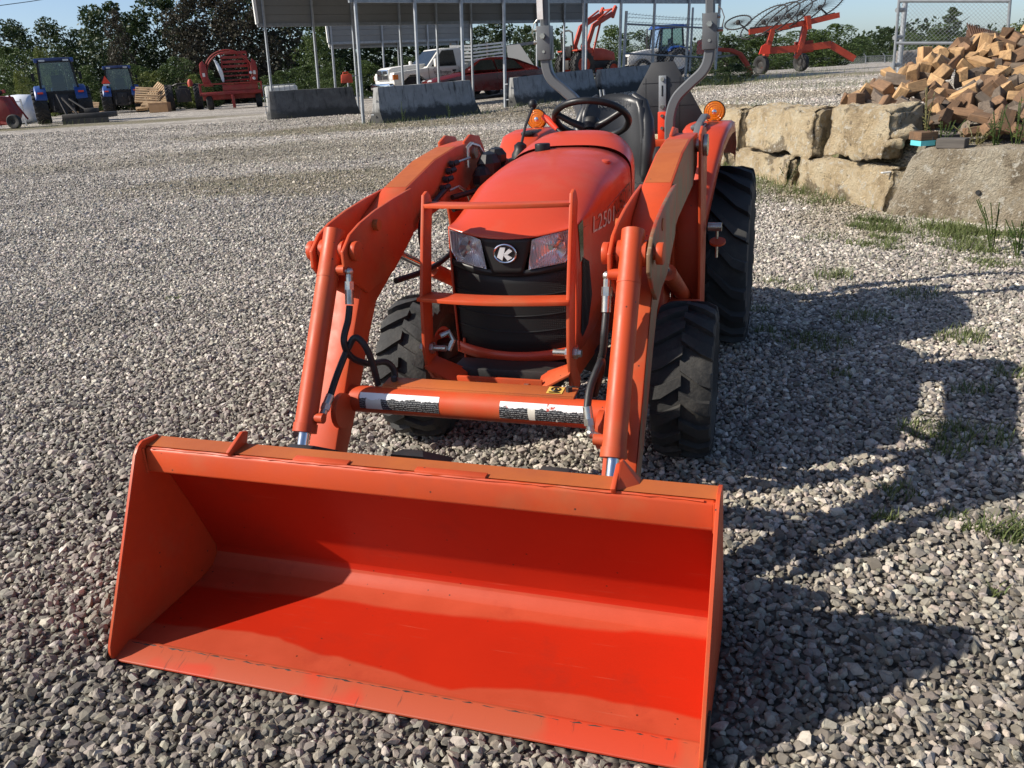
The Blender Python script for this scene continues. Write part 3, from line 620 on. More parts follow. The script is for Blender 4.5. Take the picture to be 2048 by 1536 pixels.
one_block(1712, 206, 9.0, (.12, .12, .19), .35, M['firewood'], 'brown firewood block standing on end at the left tip of the heap')
one_block(1560, 461, 8.0, (.14, .12, .10), .4, M['concrete_wall'], 'broken grey concrete brick on the gravel below the stone wall', 'brick', 'broken_brick')
one_block(1627, 442, 8.25, (.10, .07, .11), .2, M['blackmet'], 'small black block standing on the gravel below the stone wall', 'block', 'black_block')
one_block(1578, 467, 7.7, (.09, .05, .012), -.4, M['whiteplastic'], 'small white scrap lying beside the broken brick', 'scrap', 'plastic_scrap', .2)
one_block(1518, 458, 8.2, (.10, .08, .08), -.3, M['stone'], 'small tan rubble stone beside the big rear tyre', 'stone', 'rubble_stone', .3)
one_block(1772, 345, 8.12, (.10, .03, .015), .2, M['paneltrim'], 'thin white shim sticking out of the joint at the wall end', 'shim', 'wall_shim', 0)
# corrugated sheet lying behind the heap
sh = thing('corrugated_sheet', 'rusty brown corrugated steel sheet propped behind the firewood heap', 'steel sheet')
a0, a1, z_ = Vector(at(1941, 74, 11.2)), Vector(at(2075, 116, 10.5)), .55
m = MB(); N_ = 80; top = []
ax_ = (a1-a0).normalized(); bk = Vector((.32, .95, 0)).normalized()
for i in range(N_+1):
    q = a0.lerp(a1, i/N_); c_ = .022*math.sin(i/N_*2*PI*26)
    top.append((q+Vector((0, 0, c_)), q+bk*.36+Vector((0, 0, c_+.16))))
m.add([p for t in top for p in t], [(2*i, 2*i+2, 2*i+3, 2*i+1) for i in range(N_)]); m.build('ridged_top', M['rust'], sh, solid=.008)
m = MB(); m.hexa([a0+Vector((0, 0, -.55)), a1+Vector((0, 0, -.55)), a1+Vector((0, 0, -.55))+bk*.3, a0+Vector((0, 0, -.55))+bk*.3, a0+Vector((.0, 0, -.03)), a1+Vector((0, 0, -.03)), a1+Vector((0, 0, .1))+bk*.34, a0+Vector((0, 0, .1))+bk*.34]); m.build('sheet_face', M['rust'], sh)
# weeds in the heap and by the walls
for i, (px, Y, h, n, mt, sp_, lb) in enumerate(((1880, 7.95, .34, 9, 'leaf_mid', .22, 'leafy green weed growing in front of the middle of the firewood heap'), (1990, 7.6, .42, 8, 'leaf_mid', .18, 'tall green weed standing in front of the right part of the heap'),
    (2030, 7.5, .55, 7, 'leaf_bright', .15, 'yellow green tall weed at the right edge of the heap'), (1950, 7.8, .25, 9, 'dryweed', .3, 'dry straw weed bent over the lower firewood blocks'), (2040, 7.3, .3, 9, 'dryweed', .3, 'dry brown weed at the right end above the concrete block'),
    (1850, 8.2, .5, 6, 'dryweed', .22, 'thin dry stalks in front of the left slope of the heap'), (1985, 6.4, .40, 6, 'leaf_bright', .2, 'thin tall weed leaning against the concrete block face'), (2035, 6.2, .3, 7, 'leaf_mid', .15, 'green weed at the foot of the concrete block near the right edge'),
    (1575, 9.9, .28, 8, 'leaf_mid', .18, 'low green weed at the joint of the lower stone blocks'), (806, 20.9, .5, 4, 'leaf_mid', .1, 'thin weed stalk in front of the left half of the middle barrier'), (900, 21.6, .42, 4, 'leaf_mid', .12, 'thin weed stalk in front of the right half of the middle barrier'))): weed(px, Y, h, n, M[mt], lb, sp_, mt == 'dryweed')
# ------------------------------------------------------------------ gate and fences
def wire_mesh(m, p00, p10, p11, p01, pitch, r):
    """diagonal wires filling a quad"""
    p00, p10, p11, p01 = (Vector(q) for q in (p00, p10, p11, p01)); W_ = (p10-p00).length; H_ = (p01-p00).length
    P = lambda x, y: p00.lerp(p10, x/W_).lerp(p01.lerp(p11, x/W_), y/H_)
    k = -H_
    nrm = (p10-p00).cross(p01-p00).normalized()*r
    while k < W_:
        for sgn in (1, -1):
            x0, y0 = (k, 0) if k >= 0 else (0, -k); x1, y1 = (k+H_, H_) if k+H_ <= W_ else (W_, W_-k)
            if x1-x0 > .02:
                q0, q1 = (P(x0, y0), P(x1, y1)) if sgn > 0 else (P(x0, H_-y0), P(x1, H_-y1))
                m.tube([q0+nrm*sgn, q1+nrm*sgn], r, 3, False)
        k += pitch
gt = thing('chain_link_gate', 'galvanised chain link gate panel standing open beside the firewood heap', 'gate')
L0, L1 = Vector(at(1785, 158, 20)), Vector(at(1799, -8, 20)); R0, R1 = Vector(at(2008, 158, 19)), Vector(at(2021, -8, 19))
m = MB()
Lm, Rm = L0.lerp(L1, .44), R0.lerp(R1, .44)
for a, b in ((L0, L1), (R0, R1), (L0, R0), (L1.lerp(L0, .06), R1.lerp(R0, .06)), (Lm, Rm)): m.tube([a, b], .032, 8)
m.build('gate_frame', M['galv'], gt)
m = MB(); wire_mesh(m, L0, R0, R1, L1, .085, .0035); o = m.build('chain_link', M['galv'], gt, smooth=False, recalc=False); o['kind'] = 'stuff'
gp = thing('gate_post', 'thick steel gate post with hinge bands behind the open gate', 'post')
m = MB(); m.tube([at(1796, 160, 20.4), at(1813, -20, 20.4)], .055, 10); m.build('post', M['poststeel'], gp)
m = MB()
for f in (20, 75, 130): q0 = Vector(at(1811-.095*f-9, f, 20.2)); m.tube([q0+Vector((-.10, -.05, 0)), q0+Vector((.1, .02, 0))], .05, 8)
m.build('hinge_band', M['galv'], gp)
cw = thing('concrete_wall', 'rough grey concrete wall beyond the open gate', 'wall')
p = [at(1796, 172, 24), at(2120, 172, 25)]; q = [at(1796, 102, 24), at(1925, 94, 24.4), at(2120, 86, 25)]
rough_block('wall_body', [p[0], p[1], (p[1][0], p[1][1]+.4, p[1][2]), (p[0][0], p[0][1]+.4, p[0][2]), q[0], q[2], (q[2][0], q[2][1]+.4, q[2][2]), (q[0][0], q[0][1]+.4, q[0][2])], cw, M['concrete_wall'], .05, 9, 24, 3, 6, .02)
# far fence
ff = thing('chain_link_fence', 'long low chain link fence far beyond the hay rake', 'fence')
fx = [(1500, 117), (1547, 116), (1600, 115), (1655, 114), (1690, 112.5), (1732, 110.5), (1770, 109.5), (1830, 107), (1900, 104), (1980, 101), (2060, 98)]
m = MB(); tops = []; bots = []
for px, py in fx:
    t_ = Vector(at(px, py+2, 82)); b_ = Vector(at(px-1, py+24, 82)); tops.append(t_); bots.append(b_)
    p_ = MB(); p_.tube([b_, t_, t_+Vector((-.22, 0, .22))], .05, 6); p_.build('fence_post', M['galv'], ff)
m = MB(); m.tube(tops, .03, 5); m.build('top_rail', M['galv'], ff)
m = MB()
for i in range(len(tops)-1): wire_mesh(m, bots[i], bots[i+1], tops[i+1], tops[i], .16, .008)
o = m.build('chain_link', M['poststeel'], ff, smooth=False, recalc=False); o['kind'] = 'stuff'
# barbed wire fence piece behind the tractor
bf = thing('barbed_wire_fence', 'galvanised fence section with barbed wire strands in front of the blue and white tractor', 'fence')
YB = 27.5
m = MB(); m.tube([at(1246, 150, YB), at(1253, 22, YB)], .045, 8); m.build('fence_post', M['poststeel'], bf)
m = MB(); m.tube([at(1377, 190, YB+1), at(1386, 15, YB+1)], .035, 8); m.build('fence_post', M['poststeel'], bf)
m = MB()
for a, b in (((1252, 48), (1412, 56)), ((1250, 107), (1412, 115)), ((1368, 169), (1416, 171))): m.tube([at(*a, YB), at(*b, YB+1)], .028, 8)
m.build('rail', M['galv'], bf)
m = MB()
for y0, y1 in ((27, 38), (34, 40), (43, 49)):
    pts = [at(1252+160*i/24, y0+(y1-y0)*i/24+1.5*math.sin(i/24*PI), YB+i/24) for i in range(25)]; m.tube(pts, .006, 4)
    for p in pts[1:-1:1]: p = Vector(p); m.tube([p+Vector((-.03, 0, -.04)), p+Vector((.03, 0, .04))], .005, 3)
m.build('barbed_strand', M['poststeel'], bf)
m = MB(); wire_mesh(m, at(1247, 145, YB), at(1405, 150, YB+1), at(1412, 56, YB+1), at(1252, 48, YB), .12, .004); o = m.build('chain_link', M['poststeel'], bf, smooth=False, recalc=False); o['kind'] = 'stuff'
# ------------------------------------------------------------------ concrete barriers
def barrier(x0, y0, x1, y1, h, label, mat='concrete'):
    z0, z1 = ztop(x0, y0), ztop(x1, y1); L = math.hypot(x1-x0, y1-y0); a = math.atan2(y1-y0, x1-x0)
    r = thing('concrete_barrier', label, 'barrier', (x0, y0, z0-.02), a, 'concrete road barriers in front of the carport'); r.rotation_euler = (0, -math.atan2(z1-z0, L), a)
    prof = [(-.30, 0), (.30, 0), (.30, .06), (.17, .30), (.10, h), (-.10, h), (-.17, .30), (-.30, .06)]
    m = MB(); k = 10; vs = []
    for i in range(k+1):
        x = L*i/k; t = 0
        for yq, zq in prof: vs.append((x + (.10*(zq/h) if i == 0 else -.12*(zq/h) if i == k else 0), yq+random.uniform(-.006, .006), zq+random.uniform(-.006, .006)))
    n = len(prof); fs = [tuple(range(n-1, -1, -1)), tuple(k*n+i for i in range(n))]+[(i*n+j, i*n+(j+1) % n, (i+1)*n+(j+1) % n, (i+1)*n+j) for i in range(k) for j in range(n)]
    m.add(vs, fs); m.build('barrier_body', M[mat], r, bevel=.015)
    m = MB()
    for zz in (.22, .62): m.tube([(-.02, 0, zz), (-.07, .05, zz), (-.07, -.05, zz), (-.02, 0, zz)], .012, 5)
    m.build('end_loop', M['poststeel'], r); return r
def gx(px, Y): return xat(px, Y), Y
barrier(*gx(538, 26.4), *gx(716, 27.6), .82, 'dark stained concrete barrier at the left, below the carport gable', 'concrete_dark')
barrier(*gx(752, 21.4), *gx(948, 23.4), .84, 'middle concrete barrier standing in front of the red car and white pickup')
barrier(*gx(1020, 24.2), *gx(1188, 26.2), .77, 'concrete barrier behind the steering wheel with a pale left end')
barrier(*gx(1194, 26.3), *gx(1345, 28.0), .74, 'stained concrete barrier right of the joint, behind the seat back')
# ------------------------------------------------------------------ carports
def carport(name, label, A0, F0, axis, L, tA, tF, eave, rise, postr, posts=True):
    r = thing(name, label, 'carport'); ax = Vector((*axis, 0)).normalized(); A0 = Vector((*A0, 0)); F0 = Vector((*F0, 0))
    mid = (A0+F0)/2
    def P(s_, t, z): # s_ 0 near eave .. 1 far eave
        q = A0.lerp(F0, s_)+ax*t; return (q.x, q.y, z)
    # roof: two slopes of ribbed sheet; ribs run along the length
    for s0, s1, nm in ((0, .5, 'roof_sheet'), (.5, 1, 'roof_sheet')):
        m = MB(); k = 8
        for i in range(k):
            a, b = s0+(s1-s0)*i/k, s0+(s1-s0)*(i+1)/k
            za = eave+1.5+rise*(1-abs(2*a-1)); zb = eave+1.5+rise*(1-abs(2*b-1))
            l0, l1 = 0, L(a)
            e = .035
            m.add([P(a, l0, za), P(a, l1, za), P(b-.012, L(b), zb-.002), P(b-.012, l0, zb-.002), P(b-.012, l0, zb-e), P(b-.012, L(b), zb-e), P(b, L(b), zb), P(b, l0, zb)], [(0, 1, 2, 3), (3, 2, 5, 4), (4, 5, 6, 7)])
        m.build(nm, M['panelgrey'], r, solid=.012, smooth=False, recalc=False)
    m = MB()
    for s_ in (0, 1):
        m.bar([P(s_, -.03, eave-.04), P(s_, L(s_)+.03, eave-.04)], .07, .1)
    m.build('eave_beam', M['galv'], r)
    sk = 1.5
    for s_, nm in ((0, 'near_skirt'), (1, 'far_skirt')):
        q = bpy.data.objects.new('skirt', None); COL.objects.link(q); q.parent = r
        k = 6
        for i in range(k):
            z0, z1 = eave+sk*i/k, eave+sk*(i+1)/k; m = MB(); o_ = .004 if s_ else -.004
            a, b_, c_, d_ = P(s_, 0, z0+.012), P(s_, L(s_), z0+.012), P(s_, L(s_), z1), P(s_, 0, z1)
            nv = Vector((-ax.y, ax.x, 0))*.03
            sh_ = lambda p: (p[0]+nv.x, p[1]+nv.y, p[2])
            m.hexa([a, b_, sh_(b_), sh_(a), d_, c_, sh_(c_), sh_(d_)])
            m.add([a, b_, (b_[0]+nv.x*.6, b_[1]+nv.y*.6, b_[2]-.012), (a[0]+nv.x*.6, a[1]+nv.y*.6, a[2]-.012)], [(0, 1, 2, 3)])
            m.build('wall_sheet', M['panelgrey'], q, smooth=False)
        for t_ in (-.03, L(s_)+.03):
            m = MB(); m.bar([P(s_, t_, eave-.01), P(s_, t_, eave+sk)], .07, .09, up=(ax.x, ax.y, 0)); m.build('corner_trim', M['paneltrim'] if t_ < 0 else M['panelgrey'], q)
    for s_, ts in ((0, tA), (1, tF)):
        for t in ts:
            q = P(s_, t, 0); z0 = ztop(q[0], q[1]); m = MB(); lx = -.02*(eave-z0)
            m.bar([(q[0], q[1], z0-.05), (q[0]+.044*(eave+1.5-z0), q[1], eave+1.5)], .062, .062, up=(ax.x, ax.y, 0)); m.build('post', M['poststeel'], r)
    return r
carport('metal_carport', 'long open metal carport with slim posts over the barriers', (-3.26, 21.6), (-7.08, 27.95), (.794, .607), lambda s_: 13.5+.2*s_, (0, 1.65, 3.05, 4.44, 5.9, 7.35, 8.85, 10.3, 11.9, 13.4), (.08, 1.7, 3.1, 4.9, 6.4, 7.9, 9.4, 11, 12.4, 13.6), 3.41, .75, .03)
carport('metal_carport', 'smaller grey metal carport standing behind the white pickup', (-7.24, 40.5), (-8.1, 45.5), (.80, .60), lambda s_: 7.8, (0, 2.6, 5.1, 7.65), (0, 3.8, 7.65), 3.33, .5, .03)
# ------------------------------------------------------------------ the orange tractor (local x across, y to the rear, z up)
TR = thing('loader_tractor', 'orange compact tractor with a front loader and wide bucket resting on the gravel', 'tractor', (TX, TY, 0), -TYAW)
def lin(x, pts):
    for (a, b), (c, d) in zip(pts, pts[1:]):
        if x <= c: return b+(d-b)*max(0, (x-a))/(c-a)
    return pts[-1][1]
def tyre_mesh(R, W, rim, nl, lh, bend=.9, lw=.55, flat=0):
    m = MB(); h = W/2; Rc = R-lh
    prof = [(rim, -h*.72), (rim+.03, -h*.86), ((rim+Rc)/2, -h), (Rc-.05*R, -h*.98), (Rc-.012, -h*.86), (Rc, -h*.6), (Rc, 0), (Rc, h*.6), (Rc-.012, h*.86), (Rc-.05*R, h*.98), ((rim+Rc)/2, h), (rim+.03, h*.86), (rim, h*.72)]
    m.lathe(prof, (0, 0, 0), (1, 0, 0), 48)
    e1 = Vector((1, 0, 0)).orthogonal().normalized(); e2 = Vector((1, 0, 0)).cross(e1)
    def pt(x, th, r): d = e1*math.cos(th)+e2*math.sin(th); return (x, d.y*r, d.z*r)
    dth = 2*PI/nl
    for k in range(nl):
        for s_ in (-1, 1):
            t0 = k*dth+(dth/2 if s_ > 0 else 0); xs_ = [-.03*s_*h, .30*s_*h, .62*s_*h, .95*s_*h, 1.005*s_*h]; vs = []
            for i, x in enumerate(xs_):
                ax_ = abs(x)/h; th = t0+dth*bend*(min(ax_, .75) if x*s_ > 0 else -ax_)+ (0 if ax_ < .75 else .0)
                w_ = dth*lw*(.40+.2*ax_); rt = R-.016*(ax_ > .9)-.004*ax_; rb = Rc-.02
                if i == 4: rt = R-lh*.9-.02; rb = R-lh-.06*R/.5
                vs += [pt(x, th-w_*.55, rb), pt(x, th-w_*.42, rt), pt(x, th+w_*.42, rt), pt(x, th+w_*.55, rb)]
            fs = [(3, 2, 1, 0)]+[(i*4+j, i*4+j+1, i*4+j+5, i*4+j+4) for i in range(4) for j in range(3)]+[(16, 17, 18, 19)]
            m.add(vs, fs)
    return m
def wheel(parent, name, c, R, W, rim, nl, lh, rmat, tmat, steer=0, dish=1, **kw):
    t = tyre_mesh(R, W, rim, nl, lh, **kw)
    r = MB(); h = W/2*.72*dish
    r.lathe([(rim+.012, h), (rim-.015, h*.95), (rim-.03, h*.6), (rim*.75, h*.35), (rim*.35, h*.45), (rim*.33, h*.75), (0, h*.75)], (0, 0, 0), (1, 0, 0), 28); r.lathe([(rim+.012, -h), (rim-.015, -h*.95), (rim-.03, -h*.5), (rim*.5, -h*.2), (0, -h*.2)], (0, 0, 0), (1, 0, 0), 28)
    for i in range(6): a = i*PI/3; r.cyl((h*.3, rim*.55*math.cos(a), rim*.55*math.sin(a)), (h*.3+.05*(1 if h > 0 else -1), rim*.55*math.cos(a), rim*.55*math.sin(a)), .012, n=6)
    o = bpy.data.objects.new(name, None); COL.objects.link(o); o.parent = parent; o.location = c; o.rotation_euler = (random.uniform(0, .3), 0, steer)
    t.build('tyre', tmat, o); r.build('rim', rmat, o); return o
fwR = wheel(TR, 'front_wheel', (.583, 0, .315), .322, .232, .18, 17, .024, M['orange2'], M['rubber'], .03, 1, bend=.62, lw=.95)
fwL = wheel(TR, 'front_wheel', (-.583, 0, .315), .322, .232, .18, 17, .024, M['orange2'], M['rubber'], .03, -1, bend=.62, lw=.95)
rwR = wheel(TR, 'rear_wheel', (.563, 1.58, .493), .50, .385, .25, 19, .036, M['orange2'], M['rubber2'], 0, 1, bend=1.25, lw=.62)
rwL = wheel(TR, 'rear_wheel', (-.563, 1.58, .493), .50, .385, .25, 19, .036, M['orange2'], M['rubber2'], 0, -1, bend=1.25, lw=.62)
# chassis
m = MB(); m.bx(-.13, .13, -.42, .95, .40, .60); m.bx(-.19, .19, -.25, .42, .58, .95); m.bx(-.17, .17, .42, .95, .45, .9); m.bx(-.20, .20, .95, 1.85, .35, .80); m.cyl((-.42, 1.58, .5), (.42, 1.58, .5), .09)
m.bx(-.16, .16, -.5, -.3, .40, .52); m.build('chassis', M['blackmet'], TR, bevel=.012)
m = MB(); m.bar([(-.47, 0, .31), (-.16, 0, .40), (.16, 0, .40), (.47, 0, .31)], .09, .10); m.cyl((-.47, 0, .20), (-.47, 0, .44), .045); m.cyl((.47, 0, .20), (.47, 0, .44), .045); m.cyl((0, -.13, .36), (0, .13, .36), .06); m.build('front_axle', M['blackmet'], TR, bevel=.006)
m = MB(); m.tube([(-.45, .13, .33), (.45, .13, .33)], .014); m.tube([(-.30, .16, .36), (.30, .16, .36)], .026); m.build('steering_rod', M['zinc'], TR)
m = MB(); m.bx(-.46, .46, .80, 1.45, .47, .50); m.bx(-.46, -.40, .80, 1.4, .50, .56); m.bx(.40, .46, .80, 1.4, .50, .56); m.build('foot_platform', M['blackmet'], TR, bevel=.006)
# hood
VW = [(-.5, .236), (-.437, .240), (-.3, .256), (-.1, .268), (.2, .275), (.44, .278)]
ZT = [(-.5, .990), (-.46, 1.018), (-.40, 1.052), (-.26, 1.108), (-.07, 1.165), (.10, 1.193), (.26, 1.208), (.44, 1.215)]
ZS = [(-.5, 1.022), (-.44, 1.025), (-.26, 1.03), (-.07, 1.06), (.2, 1.085), (.44, 1.10)]
ZB = [(-.5, .548), (-.437, .55), (-.106, .628), (.1, .695), (.336, .78), (.44, .84)]
def vfront(u): return 1.05*u*u
def hood_pt(v, q):
    w_, zt, zs, zb = (lin(v, T) for T in (VW, ZT, ZS, ZB))
    k = 1-smooth(-.5, .05, v); s_ = -1 if q < 0 else 1; a = abs(q)
    if a <= 1:   # crown
        u = w_*math.sin(a*PI/2)*s_; e = max(0, 1-(abs(u)/w_)**2.6)**(1/2.2) if zt > zs else 1-(abs(u)/w_)**2
        z = zs+(zt-zs)*e
    else:
        f = a-1; u = s_*(w_*(1-.02*f) + .006*math.sin(f*PI)); z = zs+(zb-zs)*f
    return (u, v+vfront(u)*k, z)
NQ = 26
m = MB()
vs_ = [-.5, -.485, -.46, -.42, -.36, -.28, -.18, -.07, .04, .15, .26, .36, .44]
qs = [-2, -1.8, -1.6, -1.4, -1.2, -1.1, -1.03]+[-1+2*i/NQ for i in range(NQ+1)]+[1.03, 1.1, 1.2, 1.4, 1.6, 1.8, 2]
m.add([hood_pt(v, q) for v in vs_ for q in qs], [(j*len(qs)+i, j*len(qs)+i+1, (j+1)*len(qs)+i+1, (j+1)*len(qs)+i) for j in range(len(vs_)-1) for i in range(len(qs)-1)])
hood = m.build('hood', M['orange'], TR, angle=50, solid=.006); hood['label'] = 'rounded orange hood'
# dash cowl behind the hood
m = MB(); cv = [.452, .50, .56, .64, .72, .80]
def cowl_pt(v, q):
    f = (v-.452)/.35; w_ = .281-.07*f*f; zt = 1.222+.052*math.sin(min(1, f*1.5)*PI/2)-.05*max(0, f-.6)**2*6; zs = 1.10; zb = .80
    s_ = -1 if q < 0 else 1; a = abs(q)
    if a <= 1:
        u = w_*math.sin(a*PI/2)*s_; z = zs+(zt-zs)*max(0, 1-(abs(u)/w_)**3)**(1/2.4)
    else: u = s_*w_; z = zs+(zb-zs)*(a-1)
    return (u, v, z)
m.add([cowl_pt(v, q) for v in cv for q in qs], [(j*len(qs)+i, j*len(qs)+i+1, (j+1)*len(qs)+i+1, (j+1)*len(qs)+i) for j in range(len(cv)-1) for i in range(len(qs)-1)])
m.add([(0, .80, 1.0)]+[cowl_pt(.80, q) for q in qs], [(0, i+1, i+2) for i in range(len(qs)-1)])
cowl = m.build('dash_cowl', M['orange'], TR, angle=50)
m = MB(); m.cyl((-.105, .40, 1.19), (-.105, .40, 1.238), .034, n=18); m.build('fuel_cap', M['black'], hood, bevel=.004)
m = MB(); m.ball((.205, .24, 1.168), (.03, .04, .012), 12, 6); m.build('hood_latch', M['orange'], hood)
# front face
def face_pt(u, z, off=0): return (u, -.492+vfront(u)+off, z)
def region(lo, hi, u0, u1, off, n=24, k=6):
    m = MB(); m.grid(lambda a, b: (lambda u: face_pt(u, lo(u)+(hi(u)-lo(u))*b, off))(u0+(u1-u0)*a), n, k); return m
lipz = lambda u: lin(-.5, ZS)+(lin(-.5, ZT)-lin(-.5, ZS))*(1-(abs(u)/.236)**2)
m = region(lambda u: .528+.25*u*u, lambda u: .566+.35*u*u, -.238, .238, -.004, 24, 2); m.build('grille_sill', M['orange'], hood, solid=.02)
gr = region(lambda u: .560+.35*u*u, lambda u: .872+.5*u*u, -.232, .232, .006).build('grille', M['grille'], hood, solid=.01)
m = region(lambda u: .852+.55*u*u, lambda u: .874+.55*u*u, -.233, .233, -.004, 24, 2); m.build('grille_band', M['black'], gr, solid=.012)
for zz in (.64, .70, .775): region(lambda u: zz+.3*u*u, lambda u: zz+.005+.3*u*u, -.225, .225, .002, 20, 1).build('grille_rib', M['black'], gr, solid=.006)
m = MB()
def vz(b): return .862+b*.128
m.grid(lambda a, b: face_pt((a*2-1)*(.058+.04*b), min(vz(b), lipz((a*2-1)*(.058+.04*b))-.002), -.006), 10, 8); m.build('badge_panel', M['grille'], gr, solid=.012)
# emblem: oval ring and a slanted letter-like mark
em = MB(); ec = (0, -.503, .938)
em.tube([(ec[0]+.041*math.cos(a), ec[1]-.004, ec[2]+.032*math.sin(a)) for a in [i*2*PI/28 for i in range(28)]], .0042, 8, closed=True)
emb = em.build('emblem', M['chrome'], gr)
m = MB(); m.prism([(ec[0]+.037*math.cos(i*2*PI/24), ec[2]+.028*math.sin(i*2*PI/24)) for i in range(24)], 1, ec[1]-.004, ec[1]); m.build('emblem_plate', M['black'], emb)
m = MB()
for poly in ([(-.029, -.012), (-.010, -.024), (.004, .024), (-.016, .022)], [(-.006, -.002), (.018, .020), (.029, .010), (.010, -.003)], [(-.006, -.004), (.010, -.004), (.027, -.014), (.010, -.024)]):
    m.prism([(ec[0]+a, ec[2]+b) for a, b in poly], 1, ec[1]-.009, ec[1]-.003)
m.build('emblem_mark', M['lens_white'], emb)
for s_ in (-1, 1):
    hl = None
    poly = [(.078, .878), (.205, .898), (.230, .935), (.233, 1.012), (.17, 1.006), (.096, .984)]
    cx, cz = .155, .942
    bo = MB(); n = len(poly)
    def ringp(sc, off): return [face_pt(s_*(cx+(a-cx)*sc), cz+(b-cz)*sc, off) for a, b in poly]
    # smoother outline
    import itertools
    dense = []
    for i in range(n):
        a, b = poly[i], poly[(i+1) % n]
        for k in range(5): dense.append((a[0]+(b[0]-a[0])*k/5, a[1]+(b[1]-a[1])*k/5))
    nd = len(dense)
    R_ = lambda sc, off: [face_pt(s_*(cx+(a-cx)*sc), cz+(b-cz)*sc, off) for a, b in dense]
    rings = [R_(1.0, -.006), R_(.93, -.004), R_(.86, .012), R_(.55, .034), R_(.25, .048)]
    vs = [p for r_ in rings for p in r_]+[face_pt(s_*cx, cz, .05)]
    fs = [(i*nd+j, i*nd+(j+1) % nd, (i+1)*nd+(j+1) % nd, (i+1)*nd+j) for i in range(4) for j in range(nd)]+[(4*nd+j, 4*nd+(j+1) % nd, 5*nd) for j in range(nd)]
    bo.add(vs, fs); hl = bo.build('headlight', M['reflector'], TR, angle=60)
    b2 = MB(); pc = face_pt(s_*cx, cz+.008, 0); b2.cyl((pc[0], pc[1]+.048, pc[2]), (pc[0], pc[1]+.006, pc[2]), .014, .009, 14); b2.build('bulb', M['chrome'], hl)
    b3 = MB(); pc = face_pt(s_*cx, cz-.0, 0); b3.lathe([(.050, .034), (.046, .03), (.03, .042), (.012, .05)], (pc[0], pc[1], pc[2]), (0, 1, 0), 24); b3.build('reflector_bowl', M['chrome'], hl)
    b4 = MB(); b4.add(R_(1.0, -.0075)+[face_pt(s_*cx, cz, -.016)]+R_(.6, -.014), [(j, (j+1) % nd, nd+1+(j+1) % nd, nd+1+j) for j in range(nd)]+[(nd+1+j, nd+1+(j+1) % nd, nd) for j in range(nd)]); b4.build('lens', M['lens'], hl, angle=60)
# side openings of the hood and decals
def side_pt(v, z, s_=1, off=.004): # on the flank
    w_, zs, zb = lin(v, VW), lin(v, ZS), lin(v, ZB); k = 1-smooth(-.5, .05, v); f = (z-zs)/(zb-zs); u = (w_*(1-.02*f)+.006*math.sin(max(0, min(1, f))*PI))
    if z > zs: u = w_
    return (s_*(u+off), v+vfront(u)*k, z)
for s_ in (-1, 1):
    m = MB(); poly = [(-.455, .625), (-.435, .60), (-.37, .635), (-.33, .74), (-.36, .87), (-.43, .90)]
    m.add([side_pt(v, z, s_) for v, z in poly]+[side_pt(-.40, .75, s_)], [(i, (i+1) % 6, 6) for i in range(6)]); m.build('side_vent', M['grille'], hood, recalc=False)
m = MB(); m.add([side_pt(v, z, 1, .003) for v, z in [(-.455, 1.018), (-.40, 1.03), (-.415, .90), (-.45, .885)]], [(0, 1, 2, 3)]); m.build('corner_lens', M['glassdark'], hood, recalc=False)
# panel seams (dark recess lines standing for shut gaps)
for s_ in (-1, 1):
    m = MB(); m.tube([side_pt(v, z, s_, -.001) for v, z in ((-.40, 1.0), (-.2, 1.0), (.0, 1.025), (.2, 1.045), (.43, 1.06))], .0022, 5); m.build('panel_seam', M['black'], hood)
def text_mesh(s, name, mat, parent, fn, size, extr=0.):
    cu = bpy.data.curves.new(name, 'FONT'); cu.body = s; cu.size = 1; cu.align_x = 'CENTER'; cu.align_y = 'CENTER'; cu.fill_mode = 'FRONT'; cu.resolution_u = 3
    o = bpy.data.objects.new('tmp_text', cu); COL.objects.link(o); bpy.context.view_layer.update()
    dg = bpy.context.evaluated_depsgraph_get(); me = bpy.data.meshes.new_from_object(o.evaluated_get(dg)); bpy.data.objects.remove(o)
    for v in me.vertices: v.co = fn(v.co.x*size, v.co.y*size)
    me.name = name; me.materials.clear(); me.materials.append(mat); q = bpy.data.objects.new(name, me); COL.objects.link(q); q.parent = parent; return q
text_mesh('L2501', 'model_lettering', M['silver_decal'], hood, lambda x, y: side_pt(-.10+x*1.9+.3*y, .985-.04*x+y, 1, .003), .084)
text_mesh('KUBOTA', 'maker_lettering', M['dark_decal'], hood, lambda x, y: side_pt(.24+x, 1.015+.15*x+y, 1, .004), .085)
m = MB(); m.add([side_pt(v, z, 1, .003) for v, z in ((.25, .985), (.40, .99), (.40, .905), (.25, .905))], [(0, 1, 2, 3)]); st = m.build('side_decal', M['sticker_white'], hood, recalc=False)
m = MB()
for i in range(4): m.add([side_pt(v, .975-i*.018+d, 1, .0045) for v, d in ((.27, 0), (.38, 0), (.38, -.007), (.27, -.007))], [(0, 1, 2, 3)])
m.build('decal_print', M['redlight'], st, recalc=False)
